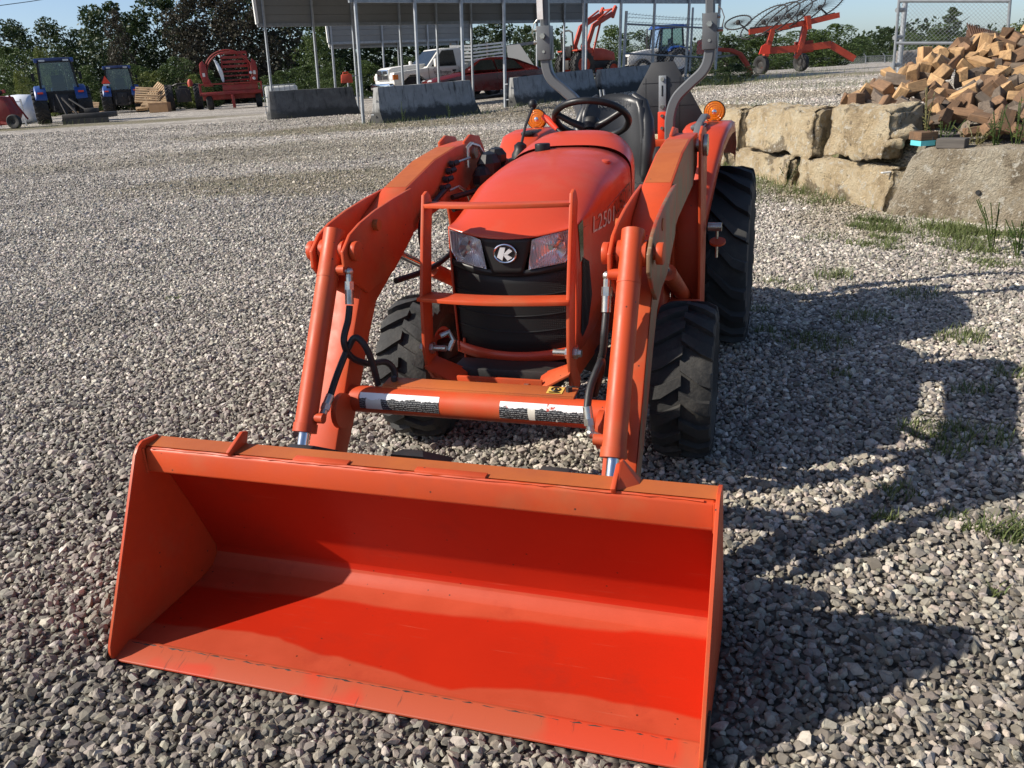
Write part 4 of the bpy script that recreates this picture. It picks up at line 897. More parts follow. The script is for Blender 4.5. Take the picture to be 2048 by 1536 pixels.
# grille guard
gp_ = [(-.525, 1.150), (-.545, 1.165), (-.575, 1.155), (-.615, 1.02), (-.668, .82), (-.690, .62), (-.675, .555), (-.63, .50), (-.56, .47), (-.54, .50), (-.595, .56), (-.605, .66), (-.585, .82), (-.545, 1.0), (-.51, 1.12)]
gd = bpy.data.objects.new('grille_guard', None); COL.objects.link(gd); gd.parent = TR
for s_ in (-1, 1):
    m = MB(); m.prism(gp_, 0, s_*.259, s_*.271); m.build('guard_plate', M['loader'], gd, bevel=.002)
    m = MB(); m.hexa([(s_*.266, -.69, .555), (s_*.266, -.60, .57), (s_*.14, -.585, .515), (s_*.14, -.665, .475), (s_*.268, -.692, .567), (s_*.268, -.60, .582), (s_*.14, -.585, .527), (s_*.14, -.668, .487)]); m.build('guard_gusset', M['loader'], gd, bevel=.002)
for z_, v0, v1, dp in ((1.118, -.550, -.605, .066), (.812, -.645, -.69, .092)):
    m = MB(); pts = [(-.262+.524*i/14, v0-(v0-v1)*math.sin(PI*i/14), z_+.004*math.sin(PI*i/14)) for i in range(15)]; m.bar(pts, dp, .014); m.build('guard_bar', M['loader'], gd, bevel=.0015)
m = MB(); m.bx(-.16, .16, -.66, -.648, .43, .525); m.bx(-.18, .18, -.66, -.50, .425, .44); m.build('guard_base', M['loader'], gd, bevel=.003)
m = MB(); m.bx(-.20, .20, -.60, -.48, .49, .535); m.build('guard_mount', M['blackmet'], gd, bevel=.004)
for u, v, z in ((-.075, -.662, .495), (.105, -.662, .498)):
    m = MB(); m.cyl((u, v, z), (u, v-.014, z), .016, n=6); m.cyl((u, v, z), (u, v-.022, z), .009, n=10); m.build('bolt', M['zinc'], gd)
for s_, z in ((1, .625), (-1, .62)):
    m = MB(); m.cyl((s_*.20, -.64, z), (s_*.285, -.64, z), .011, n=12); m.cyl((s_*.245, -.64, z), (s_*.258, -.64, z), .021, n=6); m.cyl((s_*.272, -.64, z), (s_*.287, -.64, z), .021, n=6); m.cyl((s_*.285, -.64, z), (s_*.30, -.64, z), .014, n=6); m.build('bolt', M['zinc'], gd)
m = MB(); m.tube([(-.225, -.62, .66), (-.20, -.60, .67), (-.185, -.60, .64), (-.20, -.615, .605)], .010, 8); m.build('lock_pin', M['zinc'], gd)
# loader frame
for s_ in (-1, 1):
    m = MB(); m.prism([(.36, 1.26), (.44, 1.285), (.56, 1.27), (.62, 1.20), (.66, .75), (.66, .36), (.46, .36), (.44, .75), (.38, 1.1)], 0, s_*.455, s_*.467)
    m.prism([(.36, 1.26), (.44, 1.285), (.56, 1.27), (.62, 1.20), (.66, .75), (.66, .36), (.46, .36), (.44, .75), (.38, 1.1)], 0, s_*.575, s_*.587)
    m.prism([(.54, .36), (.55, .36), (.55, 1.05), (.54, 1.05)], 0, s_*.462, s_*.58)
    up = m.build('loader_upright', M['loader'], TR, bevel=.003)
    m = MB(); m.cyl((s_*.44, .46, 1.205), (s_*.60, .46, 1.205), .028, n=16); m.cyl((s_*.59, .46, 1.205), (s_*.605, .46, 1.205), .045, n=16); m.build('pivot_pin', M['zinc'], up)
    m = MB(); m.bar([(s_*.20, .30, .50), (s_*.60, .30, .50)], .12, .12); m.bx(min(s_*.2, s_*.21), max(s_*.2, s_*.21), -.45, .75, .42, .6); m.hexa([(s_*.44, .10, .44), (s_*.46, .10, .44), (s_*.46, .40, .44), (s_*.44, .40, .44), (s_*.44, .28, .80), (s_*.46, .28, .80), (s_*.46, .42, .80), (s_*.44, .42, .80)]); m.build('loader_subframe', M['loader'], TR, bevel=.004)
m = MB(); m.cyl((.60, .62, .83), (.66, .62, .83), .02, n=12); m.cyl((.64, .62, .69), (.64, .62, .84), .006, n=8); lk = m.build('lock_pin', M['zinc'], TR); m = MB(); m.lathe([(0, -.004), (.036, -.004), (.036, .006), (0, .006)], (.645, .60, .765), (0, -.35, 1), 18); m.build('lock_handle', M['loader'], lk)
# loader arms
AP = [(.50, 1.255), (.25, 1.248), (0, 1.218), (-.3, 1.145), (-.5, 1.065), (-.645, .955), (-.75, .86), (-.83, .74), (-1.13, .27), (-1.16, .13), (-1.02, .13), (-.99, .33), (-.87, .48), (-.74, .67), (-.645, .79), (-.45, .88), (-.28, .965), (-.13, 1.0), (.34, 1.055), (.50, 1.12)]
KP = [(-.28, 1.142), (-.44, 1.128), (-.60, 1.108), (-.72, 1.085), (-.80, 1.06), (-.86, 1.015), (-.862, .96), (-.81, .905), (-.72, .84), (-.5, .87), (-.3, .97)]
for s_ in (-1, 1):
    m = MB(); m.prism(AP, 0, s_*.452, s_*.556); arm = m.build('loader_arm', M['loader'], TR, bevel=.006)
    for a, b in ((.440, .4515), (.5565, .569)):
        m = MB(); m.prism(KP, 0, s_*a, s_*b); m.build('knee_plate', M['scuff'] if (s_ > 0 and a > .5) else M['loader'], arm, bevel=.003)
    m = MB(); q = [(.25, 1.2492), (0, 1.2192), (-.29, 1.1482)]
    for a, b in zip(q, q[1:]): m.add([(s_*.459, a[0], a[1]), (s_*.549, a[0], a[1]), (s_*.549, b[0], b[1]), (s_*.459, b[0], b[1])], [(0, 1, 2, 3)])
    m.build('dull_top', M['dull_orange'], arm)
    if s_ > 0:
        m = MB(); n = len(AP); m.add([(.5575, a, b) for a, b in AP], [tuple(range(n))]); m.build('scuffed_side', M['scuff'], arm)
    m = MB(); m.cyl((s_*.43, -.80, 1.005), (s_*.585, -.80, 1.005), .02, n=14); m.cyl((s_*.578, -.80, 1.005), (s_*.60, -.80, 1.005), .034, n=16); m.cyl((s_*.415, -.80, 1.005), (s_*.435, -.80, 1.005), .034, n=16); m.build('knee_pin', M['loader'], arm, bevel=.003)
    m = MB(); m.cyl((s_*.421, -.62, 1.06), (s_*.4395, -.62, 1.06), .020, n=16); m.cyl((s_*.56, -.62, 1.06), (s_*.572, -.62, 1.06), .020, n=16); m.build('pin_boss', M['dull_orange'], arm)
    m = MB(); m.cyl((s_*.434, -.995, .505), (s_*.452, -.995, .505), .06, n=20); m.build('tube_collar', M['loader'], arm)
    # bucket cylinder
    top, bot = Vector((s_*.506, -.80, 1.045)), Vector((s_*.506, -1.135, .485)); ax = (bot-top).normalized()
    m = MB(); m.cyl(top-ax*.03, bot, .0355, n=22); m.cyl(bot-ax*.025, bot+ax*.004, .039, n=22); m.cyl(top+ax*.13, top+ax*.137, .0368, n=22); m.cyl((s_*.462, -.80, 1.005), (s_*.55, -.80, 1.005), .04, n=18)
    cyl = m.build('bucket_cylinder', M['loader'], TR, angle=40)
    m = MB(); m.cyl(bot, bot+ax*.265, .0185, n=16); m.build('piston_rod', M['chrome'], cyl)
    for f in (.165, .93):
        q = top.lerp(bot, f); m = MB(); m.cyl(q+Vector((-s_*.03, 0, 0)), q+Vector((-s_*.062, 0, 0)), .017, n=14); m.build('port_boss', M['loader'], cyl)
    # lift cylinder
    a, b = Vector((s_*.506, .55, .52)), Vector((s_*.506, -.40, .93)); ax2 = (b-a).normalized()
    m = MB(); m.cyl(a, a+ax2*.62, .033, n=18); c2 = m.build('lift_cylinder', M['loader'], TR)
    m = MB(); m.cyl(a+ax2*.6, b, .017, n=14); m.build('piston_rod', M['chrome'], c2)
    # quick hitch at the lower end
    m = MB(); m.prism([(-1.02, .10), (-1.16, .10), (-1.22, .2), (-1.33, .46), (-1.26, .47), (-1.06, .24)], 0, s_*.43, s_*.445); m.prism([(-1.02, .10), (-1.16, .10), (-1.22, .2), (-1.33, .46), (-1.26, .47), (-1.06, .24)], 0, s_*.565, s_*.58)
    m.hexa([(s_*.33, -1.33, .47), (s_*.45, -1.33, .47), (s_*.45, -1.22, .47), (s_*.33, -1.22, .47), (s_*.35, -1.36, .535), (s_*.43, -1.36, .535), (s_*.43, -1.33, .535), (s_*.35, -1.33, .535)]); m.build('hitch_plate', M['blackmet'], TR, bevel=.003)
m = MB(); m.hexa([(-.10, -1.33, .47), (.04, -1.33, .47), (.04, -1.2, .47), (-.10, -1.2, .47), (-.08, -1.37, .55), (.02, -1.37, .55), (.0, -1.33, .55), (-.06, -1.33, .55)]); m.build('hitch_plate', M['blackmet'], TR)
# torque tube with its cover and decals
tc = Vector((0, -.905, .515)); m = MB(); m.cyl((-.452, tc.y, tc.z), (.452, tc.y, tc.z), .046, n=28); tube = m.build('torque_tube', M['loader'], TR, angle=40)
m = MB(); m.hexa([(-.335, -.895, .560), (.335, -.895, .560), (.335, -.833, .566), (-.335, -.833, .566), (-.335, -.895, .568), (.335, -.895, .568), (.335, -.833, .574), (-.335, -.833, .574)]); m.bx(-.335, .335, -.905, -.897, .545, .566); cov = m.build('tube_cover', M['dull_orange'], TR, bevel=.002)
for u in (-.305, .31): m = MB(); m.cyl((u, -.862, .566), (u, -.862, .586), .011, n=6); m.build('bolt', M['blackmet'], cov)
m = MB(); m.add([(u, v, .5700+.0062*(v+.895)/.062) for u, v in ((.240, -.888), (.292, -.888), (.292, -.842), (.240, -.842))], [(0, 1, 2, 3)]); st = m.build('yellow_decal', pm('yellow_decal_print', (.72, .47, .10), (.66, .42, .09), 8, .5), cov, recalc=False)
m = MB(); m.tube([(.266+.014*math.cos(a), -.861+.014*math.sin(a), .5755) for a in [i*2*PI/20 for i in range(20)]], .0022, 5, closed=True); m.box((.266, -.861, .5755), (.006, .014, .002)); m.box((.266, -.883, .5735), (.036, .004, .002)); m.build('decal_print', M['black'], st)
for u0, u1 in ((-.40, -.11), (.10, .395)):
    m = MB(); m.grid(lambda a, b: (u0+(u1-u0)*a, tc.y-.0468*math.cos(-.35+1.25*b), tc.z+.0468*math.sin(-.35+1.25*b)), 10, 8); m.build('warning_decal', M['decal'], tube, recalc=False)
# hoses
def hose(pts, r=.0115, name='hydraulic_hose'):
    P = [Vector(p) for p in pts]; out = []
    for i in range(len(P)-1):
        p0, p1, p2, p3 = P[max(i-1, 0)], P[i], P[i+1], P[min(i+2, len(P)-1)]
        for k in range(7):
            t = k/7; out.append(.5*((2*p1)+(-p0+p2)*t+(2*p0-5*p1+4*p2-p3)*t*t+(-p0+3*p1-3*p2+p3)*t**3))
    out.append(P[-1]); m = MB(); m.tube(out, r, 10); o = m.build(name, M['hose'], TR, angle=80)
    return o
def fitting(h, a, b, elbow=None):
    a, b = Vector(a), Vector(b); m = MB(); m.cyl(a, a.lerp(b, .5), .0145, n=12); m.cyl(a.lerp(b, .45), a.lerp(b, .7), .0165, n=6); m.cyl(a.lerp(b, .65), b, .012, n=10)
    if elbow: m.tube([b, elbow], .012, 10); m.ball(b, .0155, 8, 6)
    m.build('hose_fitting', M['zinc'], h)
h = hose([(-.435, -.872, .835), (-.436, -.893, .79), (-.44, -.93, .73), (-.43, -.915, .67), (-.40, -.86, .628), (-.365, -.80, .615), (-.345, -.78, .58), (-.34, -.79, .535)]); fitting(h, (-.435, -.872, .84), (-.437, -.845, .945), (-.47, -.85, .958))
h = hose([(-.455, -1.035, .575), (-.45, -.98, .632), (-.435, -.92, .70), (-.41, -.905, .735), (-.38, -.90, .705), (-.365, -.89, .64), (-.36, -.88, .56)]); fitting(h, (-.455, -1.035, .575), (-.462, -1.09, .522), (-.485, -1.10, .52))
h = hose([(.437, -.873, .835), (.436, -.90, .78), (.43, -.90, .72), (.41, -.885, .66), (.385, -.86, .60), (.37, -.84, .545)]); fitting(h, (.437, -.873, .84), (.437, -.845, .945), (.47, -.85, .958))
h = hose([(.415, -1.06, .60), (.415, -1.01, .65), (.43, -.94, .70), (.42, -.87, .67), (.40, -.84, .6), (.385, -.83, .55)]); fitting(h, (.415, -1.06, .605), (.43, -1.085, .53), (.475, -1.09, .515))
hose([(-.43, -.25, .88), (-.42, -.28, .97), (-.43, -.2, 1.03), (-.43, .05, 1.10)]); hose([(-.44, -.5, .83), (-.41, -.15, .82), (-.38, .2, .9), (-.33, .4, 1.0)])
hose([(.30, .9, .92), (.36, .7, .95), (.40, .5, .9)], .008); hose([(.28, .8, .86), (.36, .6, .87), (.42, .45, .82)], .008)
m = MB()
for dz, dv in ((0, 0), (.03, .04), (.06, .08), (.085, .12)): m.tube([(-.425, .02+dv, 1.10+dz), (-.445, .02+dv, 1.10+dz)], .014, 8); m.tube([(-.43, .02+dv, 1.10+dz), (-.42, .05+dv, 1.105+dz)], .012, 6)
m.build('hose_block', M['blackmet'], TR)
m = MB(); m.tube([(-.425, .18, 1.19), (-.425, .33, 1.192)], .006, 6); m.tube([(-.425, .06, 1.085), (-.42, .16, 1.09), (-.40, .2, 1.06), (-.39, .24, .97)], .006, 6); m.tube([(-.435, .33, 1.15), (-.435, .335, 1.235), (-.425, .36, 1.25), (-.405, .40, 1.235), (-.37, .48, 1.12)], .009, 8); m.build('steel_line', M['zinc'], TR)
m = MB()
for z in (1.05, 1.0): m.tube([(-.43, .1, z), (-.36, .28, z+.01), (-.28, .38, z)], .012, 8)
m.build('hydraulic_hose', M['hose'], TR)
# bucket
BU = bpy.data.objects.new('bucket', None); COL.objects.link(BU); BU.parent = TR
H = .8285; UC = -.007
def bprof(off): return None
inner = [(-1.70, .020), (-1.36, .028), (-1.30, .038), (-1.268, .065), (-1.262, .095), (-1.335, .28), (-1.415, .465), (-1.43, .49)]
outer = [(-1.415, .492), (-1.40, .465), (-1.322, .275), (-1.248, .09), (-1.255, .052), (-1.29, .022), (-1.36, .012), (-1.70, .006)]
m = MB(); m.prism(inner+outer, 0, UC-H, UC+H); m.build('bucket_shell', M['bucket'], BU, angle=25, bevel=.002, segs=1)
m = MB(); m.prism([(-1.762, .004), (-1.762, .012), (-1.695, .030), (-1.685, .026), (-1.685, .004)], 0, UC-.838, UC+.838); m.build('cutting_edge', M['edge'], BU, bevel=.002, segs=1)
m = MB(); m.tube([(UC-.82+1.64*i/120, -1.699+random.uniform(-.0015, .0015), .0272+random.uniform(-.001, .001)) for i in range(121)], .0026, 5, scale=[random.uniform(.55, 1.25) for _ in range(121)]); m.build('weld_bead', M['rustplate'], BU)
m = MB(); m.prism([(-1.487, .478), (-1.478, .552), (-1.40, .557), (-1.40, .478)], 0, UC-.8285, UC+.8285); lip = m.build('bucket_lip', M['loader'], BU, bevel=.009, segs=3)
m = MB(); m.add([(UC+a*.83, -1.467, .5565) if b == 0 else (UC+a*.83, -1.404, .5605) for a, b in ((-1, 0), (1, 0), (1, 1), (-1, 1))], [(0, 1, 2, 3)]); m.build('dull_top', M['dull_orange'], lip)
for u0, u1 in ((-.33, -.16), (.04, .24)):
    m = MB(); m.hexa([(u0, -1.476, .552), (u1, -1.476, .552), (u1, -1.452, .552), (u0, -1.452, .552), (u0, -1.474, .562), (u1, -1.474, .562), (u1, -1.452, .563), (u0, -1.452, .563)]); m.build('lip_plate', M['loader'], lip, bevel=.001)
m = MB(); m.tube([(UC-.8+1.6*i/60, -1.474+random.uniform(-.002, .002), .5535) for i in range(61)], .0035, 5, scale=[random.uniform(.4, 1.3) for _ in range(61)]); m.build('weld_bead', M['loader'], lip)
sp_ = [(-1.762, .004), (-1.770, .03), (-1.765, .055), (-1.515, .545), (-1.495, .566), (-1.475, .575), (-1.41, .568), (-1.385, .50), (-1.235, .10), (-1.24, .04), (-1.28, .004)]
for s_ in (-1, 1):
    u = UC+s_*.8285; m = MB(); m.prism(sp_, 0, u, u+s_*.011); sp2 = m.build('side_plate', M['loader'], BU, bevel=.0015, segs=1)
    m = MB(); m.prism([(-1.775, .002), (-1.778, .03), (-1.70, .12), (-1.66, .10), (-1.68, .003)], 0, u+s_*.0112, u+s_*.017); m.build('side_cutter', M['rustplate'], sp2)
    m = MB(); m.tube([(u-s_*.003, -1.52+random.uniform(-.002, .002)+.0, .53-.0) if False else (u-s_*.002, -1.485+.0*i, .475+.08*i/12) for i in range(13)], .004, 5); m.build('weld_bead', M['loader'], sp2)
for u in (-.535, .575):
    m = MB(); m.prism([(-1.478, .552), (-1.486, .568), (-1.41, .600), (-1.385, .592), (-1.40, .556)], 0, u-.006, u+.006)
    if u > 0: m.hexa([(u+.006, -1.47, .556), (u+.06, -1.43, .556), (u+.06, -1.40, .556), (u+.006, -1.40, .556), (u+.006, -1.42, .61), (u+.012, -1.41, .61), (u+.012, -1.40, .61), (u+.006, -1.40, .61)])
    m.build('hook_plate', M['loader'], BU, bevel=.002)
# fenders, seat, wheel, roll bar
for s_ in (-1, 1):
    m = MB(); pr = [(1.00, .52, .46, .50), (1.02, .70, .455, .53), (1.08, .88, .45, .56), (1.17, 1.04, .43, .585), (1.28, 1.15, .40, .605), (1.40, 1.20, .385, .62), (1.60, 1.212, .38, .625), (1.85, 1.205, .38, .625), (2.05, 1.12, .38, .62), (2.13, 1.0, .39, .61)]
    vs = []
    for v, z, a, b in pr: vs += [(s_*a, v, z), (s_*(a+.02), v-.006, z+.012), (s_*(a+b)/2, v-.008, z+.016), (s_*(b-.02), v-.006, z+.012), (s_*b, v, z), (s_*(b+.004), v+.03, z-.05)]
    m.add(vs, [(i*6+j, i*6+j+1, (i+1)*6+j+1, (i+1)*6+j) for i in range(len(pr)-1) for j in range(5)])
    vs2 = []
    for v, z, a, b in pr: vs2 += [(s_*a, v, z), (s_*(a-.01), v+.0, min(z, .9)-.25 if z > .8 else z-.02)]
    m.add(vs2, [(i*2, i*2+1, i*2+3, i*2+2) for i in range(len(pr)-1)])
    fd = m.build('fender', M['orange'], TR, angle=60, solid=.004)
    m = MB(); m.bx(min(s_*.43, s_*.50), max(s_*.43, s_*.50), 1.35, 1.55, 1.205, 1.228); m.build('fender_pad', M['greypaint'] if s_ > 0 else M['black'], fd, bevel=.008)
    if s_ > 0:
        m = MB(); m.bar([(.46, 1.26, 1.15), (.475, 1.36, 1.235), (.485, 1.52, 1.265), (.49, 1.62, 1.25)], .035, .02); m.build('grab_handle', M['greypaint'], fd, bevel=.004)
    # amber lamp on a short stalk
    lc = Vector((s_*.518, 1.75, 1.272)); m = MB(); m.cyl(lc+Vector((0, .0, -.075)), lc+Vector((0, 0, -.045)), .02, n=12); m.lathe([(.0, .025), (.04, .025), (.058, .0), (.060, -.006), (.06, .012)], lc, (0, 1, 0), 28); lm = m.build('amber_lamp', M['black'], TR)
    m = MB(); m.lathe([(.0565, 0), (.055, .010), (.047, .013), (.045, .011), (.034, .014), (.032, .012), (.02, .015), (.0, .016)], lc, (0, -1, 0), 32); m.lathe([(.056, .012), (.05, .020), (.0, .022)], lc, (0, 1, 0), 28); m.build('amber_lens', M['amber'], lm, angle=20)
    m = MB(); m.lathe([(.028, .006), (.012, .016), (0, .018)], lc, (0, -1, 0), 16); m.build('lamp_reflector', M['chrome'], lm)
# seat
seat = bpy.data.objects.new('seat', None); COL.objects.link(seat); seat.parent = TR
def seat_back(a, b):
    u = (a*2-1); z = .90+.49*b; w_ = .205*(1-.26*max(0, b-.55)**1.4*2); e = abs(u)**2.5
    return (u*w_, 1.52+.05*b-.075*e-.02*math.sin(b*PI), z-(.03*u*u if b > .9 else 0))
m = MB(); m.grid(seat_back, 18, 14); o = m.build('backrest', M['seat'], seat, angle=60, solid=.05)
for s_ in (-1, 1):
    m = MB(); pts = [(s_*.175, 1.46, .93), (s_*.19, 1.43, 1.0), (s_*.195, 1.44, 1.12), (s_*.185, 1.47, 1.25), (s_*.155, 1.51, 1.345), (s_*.10, 1.55, 1.385)]; m.tube(pts, .038, 12, scale=[.9, 1.1, 1.1, 1, .8, .5]); m.build('bolster', M['seat'], o, angle=80)
for z in (1.0, 1.06, 1.12): m = MB(); m.tube([(-.12, 1.484, z), (0, 1.492, z), (.12, 1.484, z)], .006, 6); m.build('seat_seam', M['black'], o)
m = MB(); m.grid(lambda a, b: ((a*2-1)*.215, 1.06+.44*b, .915+.05*abs(a*2-1)**3-.035*math.sin(b*PI)+.02*b), 14, 10); m.build('cushion', M['seat'], seat, angle=60, solid=.09)
m = MB(); m.bx(-.15, .15, 1.1, 1.45, .74, .83); m.build('seat_base', M['black'], seat, bevel=.01)
m = MB(); m.tube([(.215, 1.25, .86), (.225, 1.42, .9), (.225, 1.47, 1.0), (.215, 1.49, 1.08)], .03, 10); m.build('seat_shell', M['black'], seat)
# small worn marks on the backrest
text_mesh('KUBOTA', 'worn_seat_lettering', M['greypaint'], o, lambda x, y: (x, 1.486-.0*x, 1.345+y), .045)
# steering wheel
sw = bpy.data.objects.new('steering_wheel', None); COL.objects.link(sw); sw.parent = TR; sw.location = (-.005, .95, 1.302); sw.rotation_euler = (math.radians(-31), 0, 0)
m = MB(); m.tube([(.182*math.cos(a), .182*math.sin(a), 0) for a in [i*2*PI/40 for i in range(40)]], .0165, 12, closed=True); m.build('wheel_ring', M['black'], sw, angle=80)
m = MB()
for a in (-2.75, -.4, 1.57): m.tube([(.03*math.cos(a), .03*math.sin(a), -.05), (.10*math.cos(a), .10*math.sin(a), -.03), (.178*math.cos(a), .178*math.sin(a), 0)], .017, 8, scale=[1.2, 1, .9])
m.build('wheel_spoke', M['black'], sw, angle=80)
m = MB(); m.lathe([(0, .0), (.04, -.005), (.045, -.03), (.04, -.06), (0, -.065)], (0, 0, 0), (0, 0, 1), 20); m.cyl((0, 0, -.06), (0, -.06, -.2), .025, n=12); m.build('wheel_hub', M['black'], sw)
# levers
m = MB(); m.tube([(-.30, .70, 1.20), (-.302, .80, 1.29), (-.30, .93, 1.37)], .0075, 8); m.build('lever_rod', M['blackmet'], TR)
m = MB(); m.ball((-.30, .94, 1.385), (.022, .022, .025), 14, 8); m.build('lever_knob', M['black'], TR)
m = MB(); m.lathe([(.045, 0), (.042, .03), (.03, .05), (.03, .07), (.012, .085), (0, .085)], (-.30, .69, 1.14), (0, .1, 1), 14); m.box((-.30, .70, 1.135), (.12, .10, .03)); m.build('lever_boot', M['black'], TR)
m = MB(); m.bar([(-.36, .55, 1.06), (-.34, .72, 1.125), (-.30, .80, 1.125)], .10, .008); m.build('lever_bracket', M['greypaint'], TR)
m = MB(); m.tube([(-.12, .9, 1.22), (-.19, .93, 1.275)], .007, 8); m.build('throttle_rod', M['blackmet'], TR)
m = MB(); m.tube([(-.175, .925, 1.262), (-.225, .95, 1.305), (-.255, .96, 1.325)], .018, 10, scale=[.6, 1, .85]); m.build('throttle_grip', M['redlight'], TR)
m = MB()
for c, r_ in (((-.36, .40, 1.14), (.055, .08, .075)), ((-.35, .48, 1.175), (.05, .06, .05)), ((-.37, .33, 1.10), (.045, .06, .06)), ((-.345, .52, 1.09), (.06, .08, .09))): m.ball(c, r_, 9, 5)
m.build('valve_cover', M['black'], TR, angle=20)
m = MB(); m.tube([(.355, .50, .92), (.365, .56, 1.05), (.36, .62, 1.11)], .008, 8); m.build('lever_rod', M['blackmet'], TR)
m = MB(); m.tube([(.36, .615, 1.105), (.362, .66, 1.14), (.362, .69, 1.175)], .02, 10, scale=[.7, 1.2, .9]); m.build('lever_grip', M['black'], TR)
# roll bar
RB = [(.262, .98), (.258, 1.15), (.262, 1.26), (.295, 1.352), (.37, 1.425), (.44, 1.487), (.470, 1.555), (.476, 1.66), (.470, 1.80), (.46, 2.15)]
rb = bpy.data.objects.new('roll_bar', None); COL.objects.link(rb); rb.parent = TR
sec = [(-.024+.0, -.032), (.024, -.032), (.034, -.022), (.034, .022), (.024, .032), (-.024, .032), (-.034, .022), (-.034, -.022)]
sec = [(a*.85, b) for a, b in sec]
def smoothpath(P, n=6):
    P = [Vector(p) for p in P]; out = []
    for i in range(len(P)-1):
        p0, p1, p2, p3 = P[max(i-1, 0)], P[i], P[i+1], P[min(i+2, len(P)-1)]
        for k in range(n): t = k/n; out.append(.5*((2*p1)+(-p0+p2)*t+(2*p0-5*p1+4*p2-p3)*t*t+(-p0+3*p1-3*p2+p3)*t**3))
    return out+[P[-1]]
for s_ in (-1, 1):
    m = MB(); m.sweep(smoothpath([(s_*a, 1.85, b) for a, b in RB[:8]]), sec, up=(0, 1, 0)); m.build('roll_bar_post', M['greypaint'], rb, angle=40)
    m = MB(); m.sweep(smoothpath([(s_*.475, 1.85, 1.70), (s_*.470, 1.85, 1.9), (s_*.46, 1.85, 2.2), (s_*.42, 1.85, 2.30), (s_*.36, 1.85, 2.33), (s_*0, 1.85, 2.335)]), [(a*.86, b*.86) for a, b in sec], up=(0, 1, 0)); m.build('roll_bar_hoop', M['greypaint'], rb, angle=40)
    m = MB(); m.bx(min(s_*.435, s_*.515), max(s_*.435, s_*.515), 1.805, 1.815, 1.60, 1.785); m.bx(min(s_*.435, s_*.443), max(s_*.435, s_*.443), 1.815, 1.89, 1.60, 1.785); m.bx(min(s_*.507, s_*.515), max(s_*.507, s_*.515), 1.815, 1.89, 1.60, 1.785); br = m.build('hinge_bracket', M['greypaint'], rb, bevel=.003)
    m = MB(); m.cyl((s_*.475, 1.806, 1.73), (s_*.475, 1.785, 1.73), .016, n=6); m.cyl((s_*.475, 1.806, 1.645), (s_*.475, 1.801, 1.645), .008, n=12); m.build('hinge_bolt', M['zinc'], br)
    m = MB(); m.cyl((s_*.50, 1.85, 1.70), (s_*.545, 1.85, 1.70), .012, n=10); m.cyl((s_*.50, 1.83, 1.765), (s_*.53, 1.83, 1.765), .009, n=8); m.tube([(s_*.535, 1.85, 1.70), (s_*.55, 1.84, 1.76), (s_*.535, 1.83, 1.80), (s_*.515, 1.83, 1.82)], .003, 5); m.build('hinge_pin', M['zinc'], br)
m = MB(); m.bx(-.505, -.47, 1.80, 1.806, 1.82, 1.98); m.build('roll_bar_decal', M['sticker_white'], rb)
m = MB(); m.bx(-.36, .36, 1.78, 1.86, 1.08, 1.125); m.bx(-.30, -.22, 1.76, 1.9, .80, 1.10); m.bx(.22, .30, 1.76, 1.9, .80, 1.10); m.build('rear_bracket', M['loader'], TR, bevel=.005)
# slow-vehicle plate seen from behind: three-cornered with cut tips
cu_, cz_ = .195, 1.335
m = MB(); P6 = [(-.065, .215), (.065, .215), (.235, -.085), (.175, -.19), (-.175, -.19), (-.235, -.085)]
m.prism([(cu_+a, cz_+b) for a, b in P6], 1, 1.985, 1.990); smv = m.build('warning_plate', M['greyplate'], TR, bevel=.001)
m = MB()
for z in (.10, -.03): m.bar([(cu_-.215+.35*abs(z-.03)*0, 1.984, cz_+z), (cu_+.215, 1.984, cz_+z)] if False else [(cu_-(.235-(z+.085)*.566)*.92, 1.9835, cz_+z), (cu_+(.235-(z+.085)*.566)*.92, 1.9835, cz_+z)], .0012, .0015)
for a in (-.10, .10): m.bar([(cu_+a, 1.9845, cz_-.18), (cu_+a, 1.9845, cz_+.13)], .0012, .0015)
m.build('pressed_line', M['black'], smv)
m = MB(); m.bx(cu_-.022, cu_+.022, 1.972, 1.982, 1.27, 1.475); stp = m.build('plate_strap', M['galv'], smv, bevel=.002)
for z in (1.455, 1.30): m = MB(); m.cyl((cu_, 1.973, z), (cu_, 1.962, z), .012, n=8); m.build('bolt', M['zinc'], stp)
m = MB(); m.bx(cu_-.005, cu_+.004, 1.9705, 1.9725, 1.36, 1.42); m.build('strap_slot', M['black'], stp)
m = MB(); m.bx(cu_-.025, cu_+.025, 1.962, 1.972, 1.10, 1.272); pb = m.build('plate_bracket', M['redlight'], TR, bevel=.002)
for z in (1.25, 1.18): m = MB(); m.cyl((cu_, 1.963, z), (cu_, 1.953, z), .010, n=8); m.build('bolt', M['zinc'], pb)
m = MB()
for u in (-.105, -.085): m.tube([(u, 1.7, 1.3), (u-.02, 1.72, 1.42)], .006, 6)
m.build('hitch_rod', M['galv'], TR)
